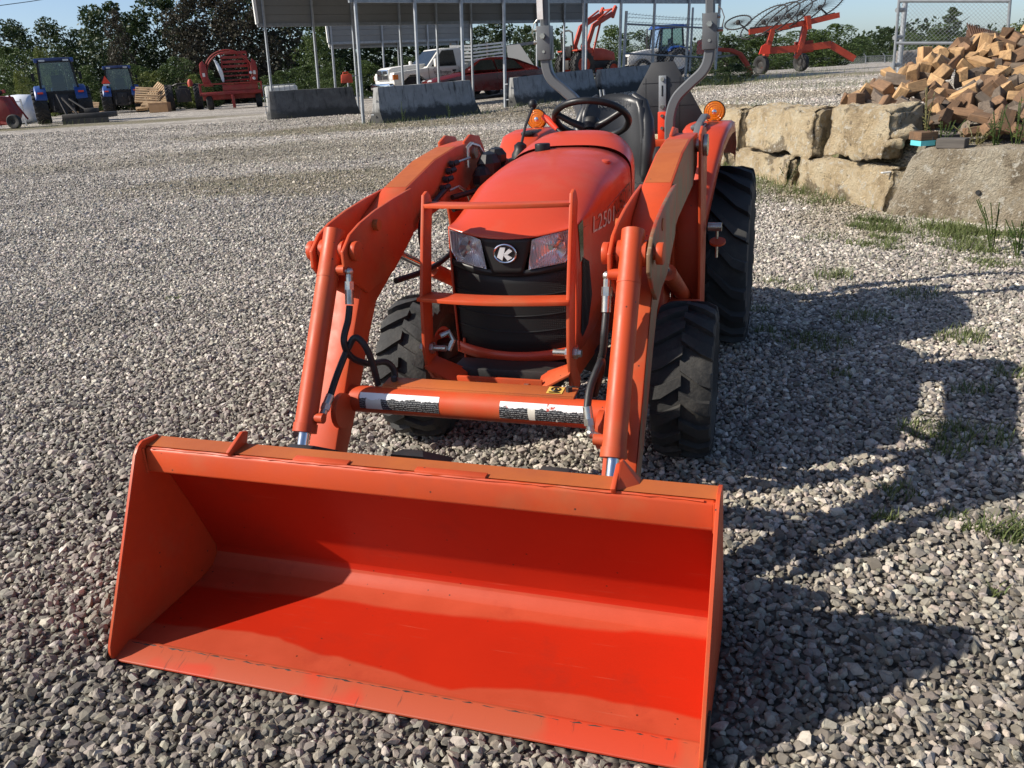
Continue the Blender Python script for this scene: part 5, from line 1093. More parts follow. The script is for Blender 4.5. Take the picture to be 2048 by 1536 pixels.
# ------------------------------------------------------------------ vehicles in the yard
def place(px, Y): x = xat(px, Y); return (x, Y, ztop(x, Y))
WH = {}
def bg_wheel(parent, name, c, R, W, rim, rmat, side, lug=True):
    key = (R, W, rim, rmat.name, side, lug)
    if key not in WH:
        t = tyre_mesh(R, W, rim, 20, .045 if lug else .008, bend=1.2, lw=.55) if lug else MB()
        if not lug: h = W/2; t.lathe([(rim, -h*.7), (rim+.03, -h*.9), (R*.86, -h), (R*.97, -h*.8), (R, -h*.3), (R, h*.3), (R*.97, h*.8), (R*.86, h), (rim+.03, h*.9), (rim, h*.7)], (0, 0, 0), (1, 0, 0), 30)
        r = MB(); h = W/2*.7
        for s_ in (-1, 1): r.lathe([(rim+.01, s_*h), (rim-.03, s_*h*.8), (rim*.7, s_*h*.35), (rim*.35, s_*h*.5), (0, s_*h*.5)], (0, 0, 0), (1, 0, 0), 20)
        o = bpy.data.objects.new(name, None); COL.objects.link(o); a = t.build('tyre', M['rubber2'], o); b = r.build('rim', rmat, o); WH[key] = o
    else: o = copy_tree(WH[key])
    o.name = name; o.parent = parent; o.location = c; return o
def cab_tractor(name, label, px, Y, rz, sc, bodym, hoodm, smv=False, rimm=None, group=None, roofm=None):
    r = thing(name, label, 'tractor', place(px, Y), rz, group, sc); rimm = rimm or M['galv']
    for s_ in (-1, 1):
        bg_wheel(r, 'rear_wheel', (s_*.95, 0, .80), .80, .62, .42, rimm, s_); bg_wheel(r, 'front_wheel', (s_*.80, 2.25, .55), .55, .34, .29, rimm, s_)
        m = MB(); pr = [(-.75, 1.15), (-.62, 1.42), (-.35, 1.62), (0, 1.70), (.4, 1.66), (.6, 1.5)]; vs = []
        for y, z in pr: vs += [(s_*.60, y, z+.03), (s_*1.05, y, z+.01), (s_*1.12, y, z-.09), (s_*.60, y, z-.11)]
        m.add(vs, [(i*4+j, i*4+(j+1) % 4, (i+1)*4+(j+1) % 4, (i+1)*4+j) for i in range(len(pr)-1) for j in range(4)]+[(3, 2, 1, 0), tuple(len(vs)-4+q for q in range(4))]); fd = m.build('fender', bodym, r, bevel=.02)
        m = MB(); m.bx(min(s_*.74, s_*.98), max(s_*.74, s_*.98), -.72, -.66, 1.34, 1.42); m.build('tail_light', M['redlight'], fd)
    m = MB(); m.bx(-.30, .30, -.55, 1.2, .45, 1.25); m.bx(-.22, .22, 1.0, 2.6, .55, 1.0); m.cyl((-.8, 0, .8), (.8, 0, .8), .14); m.bar([(-.7, 2.25, .55), (.7, 2.25, .55)], .14, .16); m.bx(-.60, .60, -.42, .3, .62, 1.45); m.bx(-.5, .5, -.5, -.4, .5, 1.1); m.build('chassis', M['blackmet'], r, bevel=.02)
    m = MB()
    for s_ in (-1, 1): m.bar([(s_*.25, -.45, .62), (s_*.42, -1.2, .55)], .05, .09); m.bar([(s_*.35, -.45, 1.25), (s_*.42, -1.05, .6)], .03, .04)
    m.bar([(0, -.5, 1.05), (.02, -1.1, 1.0)], .05, .05); m.bar([(-.42, -1.2, .55), (.42, -1.2, .55)], .04, .04); m.build('rear_hitch', M['blackmet'], r)
    m = MB(); pr = [(1.1, .85), (1.1, 1.62), (1.6, 1.60), (2.4, 1.50), (2.85, 1.38), (2.98, 1.2), (2.98, .75), (1.6, .8)]; m.prism(pr, 0, -.36, .36); hd = m.build('hood', hoodm, r, bevel=.05)
    m = MB(); m.bx(-.30, .30, 2.975, 2.99, .8, 1.25); m.build('grille', M['black'], hd)
    # cab
    C0 = [(-.80, -.42), (.80, -.42), (.74, 1.15), (-.74, 1.15)]; C1 = [(-.70, -.38), (.70, -.38), (.66, .98), (-.66, .98)]; zb, zt = 1.40, 2.72
    cab = MB(); P0 = [Vector((a, b, zb)) for a, b in C0]; P1 = [Vector((a, b, zt)) for a, b in C1]
    PM = [p.lerp(q, .30) for p, q in zip(P0, P1)]
    for i in range(4): cab.bar([P0[i], P1[i]], .09, .09, up=(0, 1, 0))
    for i, j in ((0, 1), (1, 2), (2, 3), (3, 0)): cab.bar([P0[i], P0[j]], .10, .10)
    for i, j in ((1, 2), (0, 3)): cab.bar([P0[i].lerp(P0[j], .48), P1[i].lerp(P1[j], .48)], .07, .07, up=(0, 1, 0))
    cab.hexa([(-.55, -.40, 1.2), (.55, -.40, 1.2), (.6, 1.1, 1.2), (-.6, 1.1, 1.2), (-.78, -.40, 1.45), (.78, -.40, 1.45), (.72, 1.1, 1.45), (-.72, 1.1, 1.45)])
    cb_ = cab.build('cab_frame', M['black'], r)
    for i, j in ((0, 1), (1, 2), (2, 3), (3, 0)):
        m = MB(); m.add([P0[i], P0[j], P1[j], P1[i]], [(0, 1, 2, 3)]); m.build('cab_window', M['cabglass'], cb_, smooth=False)
    m = MB(); m.hexa([(-.82, -.58, 2.70), (.82, -.58, 2.70), (.80, 1.2, 2.70), (-.80, 1.2, 2.70), (-.72, -.46, 2.90), (.72, -.46, 2.90), (.68, 1.05, 2.90), (-.68, 1.05, 2.90)]); rf = m.build('roof', roofm or bodym, r, bevel=.04)
    for s_ in (-1, 1): m = MB(); m.bx(min(s_*.70, s_*.83), max(s_*.70, s_*.83), -.60, -.50, 2.69, 2.88); m.build('roof_corner', bodym, rf, bevel=.02)
    for a in (-.5, .5): m = MB(); m.bx(a-.12, a+.12, -.60, -.57, 2.74, 2.82); m.build('work_light', M['lens_white'], rf)
    m = MB(); m.bx(-.80, .80, -.585, -.555, 2.71, 2.76); m.build('roof_band', M['black'], rf)
    m = MB(); m.bx(-.28, .28, .0, .12, 1.55, 2.15); m.bx(-.28, .28, .0, .5, 1.48, 1.6); m.bx(-.06, .06, .8, .95, 1.4, 1.9); m.build('seat', M['black'], cb_, bevel=.03)
    for s_ in (-1, 1): m = MB(); m.bar([(s_*.74, 1.1, 2.3), (s_*1.02, 1.2, 2.25)], .025, .025); m.bx(min(s_*.96, s_*1.1), max(s_*.96, s_*1.1), 1.17, 1.22, 1.95, 2.3); m.build('mirror', M['black'], r)
    m = MB(); m.cyl((.42, 1.4, 1.5), (.42, 1.4, 2.75), .045, n=10); m.build('exhaust', M['blackmet'], r)
    if smv:
        m = MB(); m.prism([(-.80-.26, 1.85), (-.80+.26, 1.85), (-.80, 2.32)], 1, -.64, -.62); p_ = m.build('warning_triangle', M['redlight'], r)
        m = MB(); m.bx(-.98, -.62, -.66, -.645, 1.72, 1.82); m.build('number_plate', M['whiteplastic'], p_)
    return r
cab_tractor('blue_tractor', 'larger blue cab tractor seen from behind at the left, black cutter on its hitch', 135, 37.5, .46, .88, M['blue'], M['blue'], roofm=M['navy'])
cab_tractor('blue_tractor', 'blue cab tractor with an orange warning triangle on its rear, beside the pallets', 252, 52, .36, .89, M['blue'], M['blue'], True, roofm=M['navy'])
cab_tractor('blue_white_tractor', 'blue and white cab tractor seen side-on above the concrete barrier', 1342, 42, PI/2+.25, .77, M['blue'], M['white'], False, M['white'])
# rotary cutter
r = thing('rotary_cutter', 'black rotary cutter deck lying beside the larger blue tractor', 'mower', place(190, 35.5), .1)
m = MB(); m.bx(-1.0, .75, -.6, .6, .18, .38); m.build('cutter_deck', M['blackmet'], r, bevel=.03)
m = MB(); m.bar([(-1.1, .3, .35), (-1.5, .8, 1.15)], .08, .08); m.bar([(-.6, 0, .38), (-1.3, .7, 1.0)], .06, .06); m.bar([(-.1, 0, .4), (-1.0, .6, .95)], .05, .05); m.build('cutter_arm', M['blackmet'], r)
m = MB(); m.bx(-.25, .2, -.2, .2, .38, .56); m.build('gearbox', M['blackmet'], r, bevel=.02); m = MB(); m.bar([(-1, -.62, .1), (.75, -.62, .1)], .03, .2); m.build('skid', M['blackmet'], r)
# small dark tractor without cab
r = thing('dark_tractor', 'low dark tractor with two big rear wheels beside the red baler', 'tractor', place(373, 49), .32, None, .85)
for s_ in (-1, 1): bg_wheel(r, 'rear_wheel', (s_*.86, 0, .80), .80, .46, .42, M['blackmet'], s_)
m = MB(); m.bx(-.45, .45, -.6, .7, .5, 1.25); m.bx(-.3, .3, .7, 2.4, .6, 1.45); m.bx(-.25, .25, -.35, .1, 1.3, 1.5); m.bar([(-.5, -.6, 1.3), (.5, -.6, 1.3)], .06, .06); m.build('tractor_body', M['blackmet'], r, bevel=.04)
m = MB(); m.tube([(-.62, .1, 1.5), (-.3, -.1, 1.62), (.3, -.1, 1.62), (.62, .1, 1.5)], .05, 6); m.bar([(-.4, -.7, .5), (-.1, -.75, 1.25)], .05, .05); m.bar([(.4, -.7, .5), (.15, -.75, 1.25)], .05, .05); m.build('hitch_arm', M['blackmet'], r)
m = MB(); m.lathe([(0, 0), (.17, 0), (.18, .25), (.1, .42), (0, .45)], (.52, -.2, 1.42), (0, 0, 1), 12); m.build('fuel_jug', M['orange2'], r)
# red baler
r = thing('red_baler', 'tall red hay baler with an arched frame and open slats before the wood', 'baler', place(470, 46.5), .27, None, .88)
for x in (-1.35, 1.45): bg_wheel(r, 'baler_wheel', (x, .4, .45), .45, .36, .22, M['blackmet'], 1, False)
m = MB(); m.bx(-1.8, 1.75, -.4, -.3, .82, 1.0); m.bx(-1.8, 1.75, -.4, -.3, 1.38, 1.46); m.bx(-1.8, -1.72, -.4, .9, .82, 1.46); m.bx(1.67, 1.75, -.4, .9, .82, 1.46); m.bx(-1.7, 1.7, .1, 1.1, .55, .95); m.bx(-.08, .08, -.6, .6, .05, .8); m.bx(-.5, 1.5, -.32, .3, 1.0, 1.36); m.build('baler_frame', M['redpaint'], r, bevel=.01)
for s_ in (-1, 1):
    m = MB(); pr = [(s_*1.0, 1.3), (s_*1.5, 1.3), (s_*1.62, 2.0), (s_*1.58, 2.55), (s_*1.38, 2.72), (s_*1.25, 2.4), (s_*1.22, 1.8)]; m.prism(pr, 1, -.3, .5); q = m.build('side_panel', M['redpaint'], r, bevel=.02)
    m = MB(); m.bx(s_*1.42-.07, s_*1.42+.07, -.32, -.305, 1.85, 2.05); m.build('panel_decal', M['sticker_white'], q)
for R_, y in ((1.35, -.2), (1.25, .4)):
    m = MB(); m.tube([(.0+R_*1.0*math.cos(a), y, 2.0+R_*.92*math.sin(a)) for a in [PI*i/22 for i in range(23)]], .045, 6); m.build('arch_hoop', M['redpaint'], r)
m = MB(); m.hexa([(-.42, .6, 1.6), (1.15, .6, 1.6), (1.15, .66, 1.6), (-.42, .66, 1.6), (-.42, .9, 3.1), (1.15, .9, 3.1), (1.15, .96, 3.1), (-.42, .96, 3.1)])
tg = bpy.data.objects.new('tailgate', None); COL.objects.link(tg); tg.parent = r
for i in range(7): z = 1.55+i*.245; m = MB(); m.bx(-.40+.04*i*.5, 1.12, .35, .47, z, z+(.15 if i > 2 else .09)); m.build('tailgate_slat', M['redpaint'], tg, bevel=.01)
for x in (-.42, 1.12): m = MB(); m.bar([(x, .42, 1.4), (x+(.1 if x < 0 else 0), .42, 3.12)], .07, .1, up=(0, 1, 0)); m.build('tailgate_post', M['redpaint'], tg)
m = MB(); m.grid(lambda a, b: (-.62+.28*b*0+.3*(1-b)-.13+a*(.10+.14*math.sin(b*PI)), -.1+.04*math.sin(b*9), 1.5+1.25*b), 3, 12); m.build('torn_net_wrap', M['whiteplastic'], r, solid=.01)
for x, z in ((1.22, 1.95), (1.36, 1.62)): m = MB(); m.ball((x, -.35, z), .09, 10, 6); m.build('round_gauge', M['lens_white'], r)
# red implement at the left edge
r = thing('red_implement', 'red farm implement with a black wheel cut off by the left edge of the yard', 'implement', place(2, 33.5), .0)
m = MB(); m.prism([(-1.2, .1), (.35, .15), (.55, .5), (.35, 1.15), (-.9, 1.25), (-1.2, .6)], 1, 0, .8); m.build('implement_body', M['redpaint'], r, bevel=.04)
m = MB(); m.bar([(.1, -.05, .25), (.75, -.1, .12)], .08, .08); m.bar([(.45, .3, 1.2), (.85, .5, .3)], .05, .05, up=(0, 1, 0)); m.bar([(-.1, .1, 1.25), (.45, .1, 1.35)], .1, .12); m.build('implement_arm', M['redpaint'], r)
bg_wheel(r, 'implement_wheel', (.62, -.1, .26), .26, .2, .1, M['blackmet'], 1, False).rotation_euler = (0, 0, PI/2)
m = MB(); m.ball((.1, .1, 1.32), (.3, .2, .12), 10, 5); m.build('seat_pad', M['black'], r)
r = thing('wrapped_bale', 'round bale in white plastic wrap standing beside the larger blue tractor', 'bale', place(50, 40), .0)
m = MB(); m.lathe([(0, -.62), (.50, -.62), (.60, -.52), (.63, 0), (.60, .52), (.5, .62), (0, .62)], (0, 0, .62), (1, 0, 0), 24); m.build('bale_body', M['whiteplastic'], r, angle=60)
r = thing('metal_crate', 'pale wire crate standing behind the red implement', 'crate', place(28, 36.5), .1); m = MB()
for i in range(5): m.bar([(-.5, 0, .15+.2*i), (.5, 0, .15+.2*i)], .04, .05)
for x in (-.5, .5): m.bar([(x, 0, 0), (x, 0, 1.05)], .05, .05)
m.build('crate_frame', M['frosted'], r)
# pallets and box
plm = MB()
for i in range(7): plm.bx(-.6, .6, -.5+i*.15, -.5+i*.15+.09, .10, .122)
for x in (-.58, 0, .55): plm.bx(x-.02, x+.03, -.5, .5, .02, .10)
for y in (-.45, 0, .42): plm.bx(-.6, .6, y-.045, y+.045, 0, .02)
pal = plm.build('pallet', M['pallet'], smooth=False)
for i, (px, Y, dz, e, lb) in enumerate(((300, 50, .85, (.9, .1, .2), 'pallet leaning steeply at the top left of the pallet jumble'), (322, 50.5, .9, (.6, -.75, .5), 'pallet tipped on its corner at the top right of the jumble'), (312, 49.5, .35, (.25, .1, .1), 'pallet lying low in the middle of the jumble'), (296, 51, .15, (.1, -.05, .4), 'lowest pallet under the leaning ones'), (325, 51, .5, (.4, .3, -.3), 'pallet sloping behind the cardboard box'), (180, 46, .12, (.05, .0, .1), 'pallet lying between the two blue tractors'), (176, 46.5, .45, (.5, .15, .3), 'pale pallet leaning between the two blue tractors'))):
    o = pal if i == 0 else inst(pal); x, y, z = place(px, Y); o.location = (x, y, z+dz); o.rotation_euler = e; tag(o, lb, 'pallet', 'pallets heaped by the wood edge')
r = thing('cardboard_box', 'brown cardboard box in front of the pallet jumble', 'box', place(322, 47.5), .08); m = MB(); m.bx(-.48, .48, -.35, .35, 0, .48); m.build('box_body', M['card'], r); m = MB(); m.hexa([(-.48, -.36, .48), (.48, -.36, .48), (.48, -.02, .484), (-.48, -.02, .484), (-.48, -.36, .484), (.48, -.36, .484), (.48, -.02, .49), (-.48, -.02, .49)]); m.build('box_flap', M['card'], r)
# tank and jug behind the barriers
r = thing('caged_tank', 'pale plastic tank in a wire cage behind the left concrete barrier', 'tank', place(570, 31), .1); m = MB(); m.bx(-.5, .5, -.5, .5, .1, .95); m.build('tank_body', M['frosted'], r, bevel=.06)
m = MB()
for i in range(7): m.bar([(-.54+i*.18, -.54, 0), (-.54+i*.18, -.54, 1.0)], .02, .02)
for z in (.3, .6, .98): m.bar([(-.55, -.55, z), (.55, -.55, z)], .025, .025)
m.build('cage', M['galv'], r)
r = thing('fuel_jug', 'orange red fuel jug standing on the right end of the left barrier', 'jug', at(694, 166, 27.5), .2); m = MB(); m.prism([(-.18, 0), (.18, 0), (.17, .24), (.08, .27), (-.15, .25)], 1, -.11, .11); m.build('jug_body', M['orange2'], r, bevel=.02); m = MB(); m.tube([(-.10, 0, .24), (-.08, 0, .31), (.06, 0, .31), (.08, 0, .26)], .02, 6); m.build('jug_handle', M['orange2'], r)
r = thing('hand_wheel_stand', 'thin metal stand with a horizontal handle beside the fuel jug', 'stand', place(703, 28.5), 0); m = MB(); m.tube([(0, 0, 0), (0, 0, 1.1)], .03, 6); m.tube([(-.2, 0, 1.1), (.45, 0, 1.13)], .02, 6); m.build('stand_frame', M['poststeel'], r)
# white pickup
def side_prism(m, prof, hw): m.prism(prof, 0, -hw, hw)
r = thing('white_pickup', 'old white pickup truck with black door lettering behind the middle barrier', 'pickup truck', place(893, 35.6), math.radians(119), None, .98)
m = MB(); side_prism(m, [(2.62, .62), (2.66, .95), (2.60, 1.10), (1.25, 1.20), (1.22, 1.22), (-.55, 1.22), (-.55, .45), (1.15, .42), (1.25, .75), (1.55, .98), (1.95, .98), (2.25, .75), (2.32, .52)], .98); b = m.build('truck_body', M['white'], r, bevel=.05)
m = MB(); m.prism([(2.68, .80), (2.68, 1.22), (2.5, 1.29), (1.6, 1.36), (1.05, 1.37), (1.05, .9)], 0, -.60, .60); m.build('hood', M['white'], r, bevel=.06)
m = MB(); P0 = [(-.93, -.5, 1.2), (.93, -.5, 1.2), (.93, 1.22, 1.2), (-.93, 1.22, 1.2)]; P1 = [(-.74, -.42, 1.90), (.74, -.42, 1.90), (.74, .50, 1.90), (-.74, .50, 1.90)]; m.hexa(P0+P1); cabin = m.build('truck_cab', M['white'], r, bevel=.05)
def pane(par, name, p, mat, off):
    p = [Vector(q) for q in p]; n = (p[1]-p[0]).cross(p[2]-p[0]).normalized()*off; m = MB(); m.add([q+n for q in p], [tuple(range(len(p)))]); return m.build(name, mat, par, smooth=False, recalc=False)
pane(cabin, 'windscreen', [(.84, 1.165, 1.25), (-.84, 1.165, 1.25), (-.68, .565, 1.84), (.68, .565, 1.84)], M['glassdark'], .012)
for s_ in (-1, 1):
    q = [(s_*.925, 1.0, 1.24), (s_*.925, -.1, 1.24), (s_*.765, -.08, 1.82), (s_*.765, .42, 1.82)]; pane(cabin, 'door_window', q[::-1] if s_ > 0 else q, M['glassdark'], .012 if True else 0)
    m = MB(); m.tube([(s_*.99, 1.15, .5), (s_*.99, 1.15, 1.2)], .008, 4); m.tube([(s_*.99, -.18, .5), (s_*.99, -.18, 1.2)], .008, 4); m.tube([(s_*.99, -.18, .5), (s_*.99, 1.15, .5)], .008, 4); dr_ = m.build('door_seam', M['black'], b)
    m = MB(); m.bx(min(s_*.985, s_*1.0), max(s_*.985, s_*1.0), -.05, .12, 1.03, 1.10); m.build('door_handle', M['black'], b, bevel=.005)
    m = MB(); m.bx(min(s_*1.12, s_*1.30), max(s_*1.12, s_*1.30), .88, .98, 1.22, 1.52); mi = m.build('mirror', M['white'], r, bevel=.03); m = MB(); m.tube([(s_*.96, .95, 1.12), (s_*1.2, .92, 1.3)], .015, 6); m.tube([(s_*.93, .7, 1.45), (s_*1.2, .92, 1.45)], .012, 6); m.build('mirror_bracket', M['galv'], mi)
    bg_wheel(r, 'truck_wheel', (s_*.84, 1.76, .39), .39, .27, .22, M['galv'], s_, False); bg_wheel(r, 'truck_wheel', (s_*.84, -1.7, .39), .39, .27, .22, M['galv'], s_, False)
    m = MB(); m.cyl((s_*.70, 1.76, .42), (s_*.965, 1.76, .42), .50, n=20); m.build('wheel_arch', M['black'], b)
    m = MB(); m.bx(min(s_*.64, s_*.94), max(s_*.64, s_*.94), 2.60, 2.68, .84, 1.02); hl = m.build('headlight', M['lens_white'], r, bevel=.02); m = MB(); m.bx(min(s_*.95, s_*.985), max(s_*.95, s_*.985), 2.45, 2.66, .84, 1.02); m.build('corner_light', M['amber'], hl)
    for z, (tx, sz) in zip((1.02, .90, .79, .70), (('H    Brothers', .17), ('Tractor  Co.', .16), ('& Equip', .10), ('Sales', .10))):
        if s_ < 0 and z > .75: text_mesh(tx, 'door_lettering', M['black'], b, (lambda z: lambda x, y: (-.994, .55-x*.80, z+y))(z), sz)
fr = bpy.data.objects.new('radiator_grille', None); COL.objects.link(fr); fr.parent = r
m = MB(); m.bx(-.56, .56, 2.675, 2.70, .82, 1.22); m.build('grille_shell', M['chrome'], fr, bevel=.02)
for x0, x1 in ((-.50, -.04), (.04, .50)):
    for z0, z1 in ((.86, 1.0), (1.05, 1.18)): m = MB(); m.bx(x0, x1, 2.69, 2.708, z0, z1); m.build('grille_opening', M['black'], fr)
m = MB(); m.bx(-1.0, 1.0, 2.66, 2.86, .50, .72); m.build('front_bumper', M['chrome'], r, bevel=.05)
m = MB(); m.bx(-.96, .96, -2.75, -.60, .62, .78); m.bx(-.5, .5, -2.7, 1.2, .4, .6); m.build('flat_bed', M['blackmet'], r, bevel=.02)
# red sedan
r = thing('red_car', 'red sedan parked behind the gap between the concrete barriers', 'car', place(968, 34), math.radians(106), None, 1.0)
hw = .86; m = MB(); sec_ = [(2.28, .38, .70), (2.33, .52, .78), (2.25, .68, .82), (1.9, .78, .84), (1.1, .90, .86), (0, .94, .87), (-1.0, .96, .87), (-1.75, .99, .86), (-2.2, .94, .82), (-2.32, .80, .78), (-2.28, .45, .74)]
vs = []
for y, z, w_ in sec_: vs += [(-w_, y, .24), (-w_*1.02, y, .5 if z > .5 else .3), (-w_, y, z-.10), (-w_*.86, y, z), (w_*.86, y, z), (w_, y, z-.10), (w_*1.02, y, .5 if z > .5 else .3), (w_, y, .24)]
m.add(vs, [(i*8+j, i*8+(j+1) % 8, (i+1)*8+(j+1) % 8, (i+1)*8+j) for i in range(len(sec_)-1) for j in range(8)]+[tuple(range(7, -1, -1)), tuple((len(sec_)-1)*8+j for j in range(8))]); b = m.build('car_body', M['carred'], r, angle=40)
m = MB(); P0 = [(1.05, .89, .80), (.25, 1.34, .60), (-.15, 1.40, .58), (-.75, 1.385, .58), (-1.15, 1.30, .60), (-1.95, .98, .76)]; vs = []
for y, z, w_ in P0: vs += [(-.83+(.0 if z < 1 else 0), y, .88) if z < 1.0 else (-.82, y, .92), (-w_, y, z), (w_, y, z), (.82, y, .92) if z >= 1.0 else (.83, y, .88)]
m.add(vs, [(i*4+j, i*4+j+1, (i+1)*4+j+1, (i+1)*4+j) for i in range(5) for j in range(3)]); gh = m.build('car_roof', M['carred'], r, angle=35)
pane(gh, 'windscreen', [(.74, .98, .935), (-.74, .98, .935), (-.57, .30, 1.315), (.57, .30, 1.315)], M['glassdark'], .012)
pane(gh, 'rear_window', [(-.68, -1.82, 1.035), (.68, -1.82, 1.035), (.57, -1.22, 1.275), (-.57, -1.22, 1.275)], M['glassdark'], .012)
for s_ in (-1, 1):
    for nm, y0, y1, y2, y3 in (('front_window', .72, -.30, -.22, .22), ('back_window', -.36, -1.35, -1.05, -.30)):
        q = [(s_*.812, y0, .955), (s_*.812, y1, .955), (s_*.625, y2, 1.31 if nm == 'front_window' else 1.27), (s_*.625, y3, 1.31)]; pane(gh, nm, q[::-1] if s_ > 0 else q, M['cabglass'] if False else M['glassdark'], .016)
    m = MB(); m.ball((s_*.93, .72, .98), (.09, .07, .07), 8, 6); m.build('mirror', M['carred'], b)
    m = MB(); m.tube([(s_*.884, -.33, .3), (s_*.882, -.33, .88)], .006, 4); m.build('door_seam', M['black'], b)
    m = MB(); m.ball((s_*.60, 2.16, .66), (.17, .12, .07), 10, 6); m.build('headlight', M['lens_white'], b)
    for y in (1.42, -1.38): bg_wheel(r, 'car_wheel', (s_*.76, y, .31), .31, .2, .2, M['galv'], s_, False); m = MB(); m.cyl((s_*.6, y, .33), (s_*.885, y, .33), .37, n=18); m.build('wheel_arch', M['black'], b)
m = MB(); m.bx(-.35, .35, 2.29, 2.335, .46, .6); m.build('front_grille', M['black'], b)
# stake rack and ramp behind the car
r = thing('stake_rack', 'dirty white slatted wooden rack standing behind the red car', 'rack')
for i in range(7):
    y = 93+i*7.0; m = MB(); a, b_, c = at(899+i*.8, y, 38), at(944, y-1, 38), at(1008, y-8-i*.3, 41); m.bar([a, b_], .04, .085); m.bar([b_, c], .04, .07); m.build('slat', M['paneltrim'] if i < 4 else M['frosted'], r)
for px, Y in ((902, 38.05), (942, 38.05), (975, 39.6), (1007, 41.05)): m = MB(); m.bar([at(px, 150, Y), at(px-1, 86 if px < 950 else 84, Y)], .08, .06, up=(0, 1, 0)); m.build('stake', M['oldwood'], r)
r = thing('grey_ramp', 'sloping grey sheet metal ramp behind the red car beside the rack', 'ramp'); m = MB(); p = [at(1013, 92, 39), at(1040, 89, 39), at(1068, 131, 37.5), at(1018, 133, 37.5)]; m.hexa([*[q for q in p], *[(q[0], q[1]+.1, q[2]+.02) for q in p]]); m.build('ramp_plate', M['panelgrey'], r)
m = MB(); m.bar([at(1018, 92, 39.2), at(1078, 84, 39.6)], .08, .12); m.bar([at(1066, 131, 37.7), at(1070, 155, 37.7)], .08, .08, up=(0, 1, 0)); m.build('ramp_frame', M['galv'], r)
# orange tractor with raised loader
r = thing('raised_loader_tractor', 'orange open tractor with its front loader raised high, beyond the barrier', 'tractor', place(1150, 38), math.radians(-60), None, .92)
for s_ in (-1, 1): bg_wheel(r, 'rear_wheel', (s_*.62, 0, .62), .62, .38, .33, M['orange2'], s_); bg_wheel(r, 'front_wheel', (s_*.58, 1.75, .38), .38, .26, .22, M['orange2'], s_)
m = MB(); m.bx(-.22, .22, -.5, 1.9, .45, .85); m.build('chassis', M['blackmet'], r, bevel=.02)
m = MB(); m.prism([(.6, .8), (.6, 1.35), (1.5, 1.28), (2.1, 1.1), (2.15, .75)], 0, -.3, .3); m.build('hood', M['orange2'], r, bevel=.05)
m = MB(); m.bx(-.8, -.42, -.4, .35, 1.22, 1.28); m.bx(.42, .8, -.4, .35, 1.22, 1.28); m.build('fender', M['orange2'], r, bevel=.02)
m = MB(); m.bx(-.22, .22, -.3, .1, .95, 1.05); m.bx(-.22, .22, -.35, -.28, 1.0, 1.45); m.build('seat', M['black'], r, bevel=.03)
m = MB(); m.tube([(.2*math.cos(a), .55+.1*math.sin(a), 1.5+.16*math.sin(a)) for a in [i*2*PI/16 for i in range(16)]], .02, 6, closed=True); m.tube([(0, .55, 1.5), (0, .7, 1.2)], .02, 6); m.build('steering_wheel', M['black'], r)
for s_ in (-1, 1):
    m = MB(); m.bar([(s_*.5, .35, 1.35), (s_*.5, .75, 2.25), (s_*.5, .95, 2.35), (s_*.5, 1.85, 2.75)], .12, .2, up=(0, 1, 0)); m.bar([(s_*.5, .6, .9), (s_*.5, .4, 1.45)], .1, .2, up=(0, 1, 0)); la = m.build('loader_arm', M['orange2'], r, bevel=.01)
    m = MB(); m.tube([(s_*.5, .7, 1.1), (s_*.5, 1.15, 2.4)], .05, 8); m.tube([(s_*.5, 1.0, 2.5), (s_*.5, 1.8, 2.95)], .045, 8); m.build('loader_cylinder', M['orange2'], la)
m = MB(); m.prism([(1.82, 2.6), (1.9, 2.55), (2.1, 3.0), (2.02, 3.1), (1.9, 2.95)], 0, -.55, -.40); m.prism([(1.82, 2.6), (1.9, 2.55), (2.1, 3.0), (2.02, 3.1), (1.9, 2.95)], 0, .40, .55); m.bar([(-.5, 2.0, 2.95), (.5, 2.0, 2.95)], .07, .07); m.bar([(-.5, 1.88, 2.65), (.5, 1.88, 2.65)], .07, .07); m.build('hitch_frame', M['orange2'], r)
m = MB(); m.tube([(-.45, -.35, 1.2), (-.45, -.4, 2.0), (-.2, -.4, 2.1), (.2, -.4, 2.1), (.45, -.4, 2.0), (.45, -.35, 1.2)], .04, 8); m.build('roll_bar', M['blackmet'], r)
# loader boom beyond the hedge
r = thing('loader_boom', 'orange loader boom of a parked tractor reaching down beside the hay rake', 'loader')
for dY in (0, .9):
    m = MB(); m.bar([at(1422-dY*6, 100, 33+dY), at(1436, 99, 33+dY), at(1462, 101, 33+dY), at(1480, 108, 33+dY), at(1492, 126, 33+dY), at(1502, 150, 33+dY)], .14, .30, up=(0, 1, 0)); m.build('boom_arm', M['orange2'], r, bevel=.02)
m = MB(); m.bar([at(1437, 93, 32.9), at(1437, 110, 32.9)], .2, .08, up=(0, 1, 0)); m.bar([at(1425, 116, 33.2), at(1478, 108, 33.2)], .07, .07); m.build('boom_cylinder', M['galv'], r)
m = MB(); m.bar([at(1400, 94, 34), at(1425, 94, 34)], 1.0, .5); m.build('tractor_hood', M['orange2'], r)
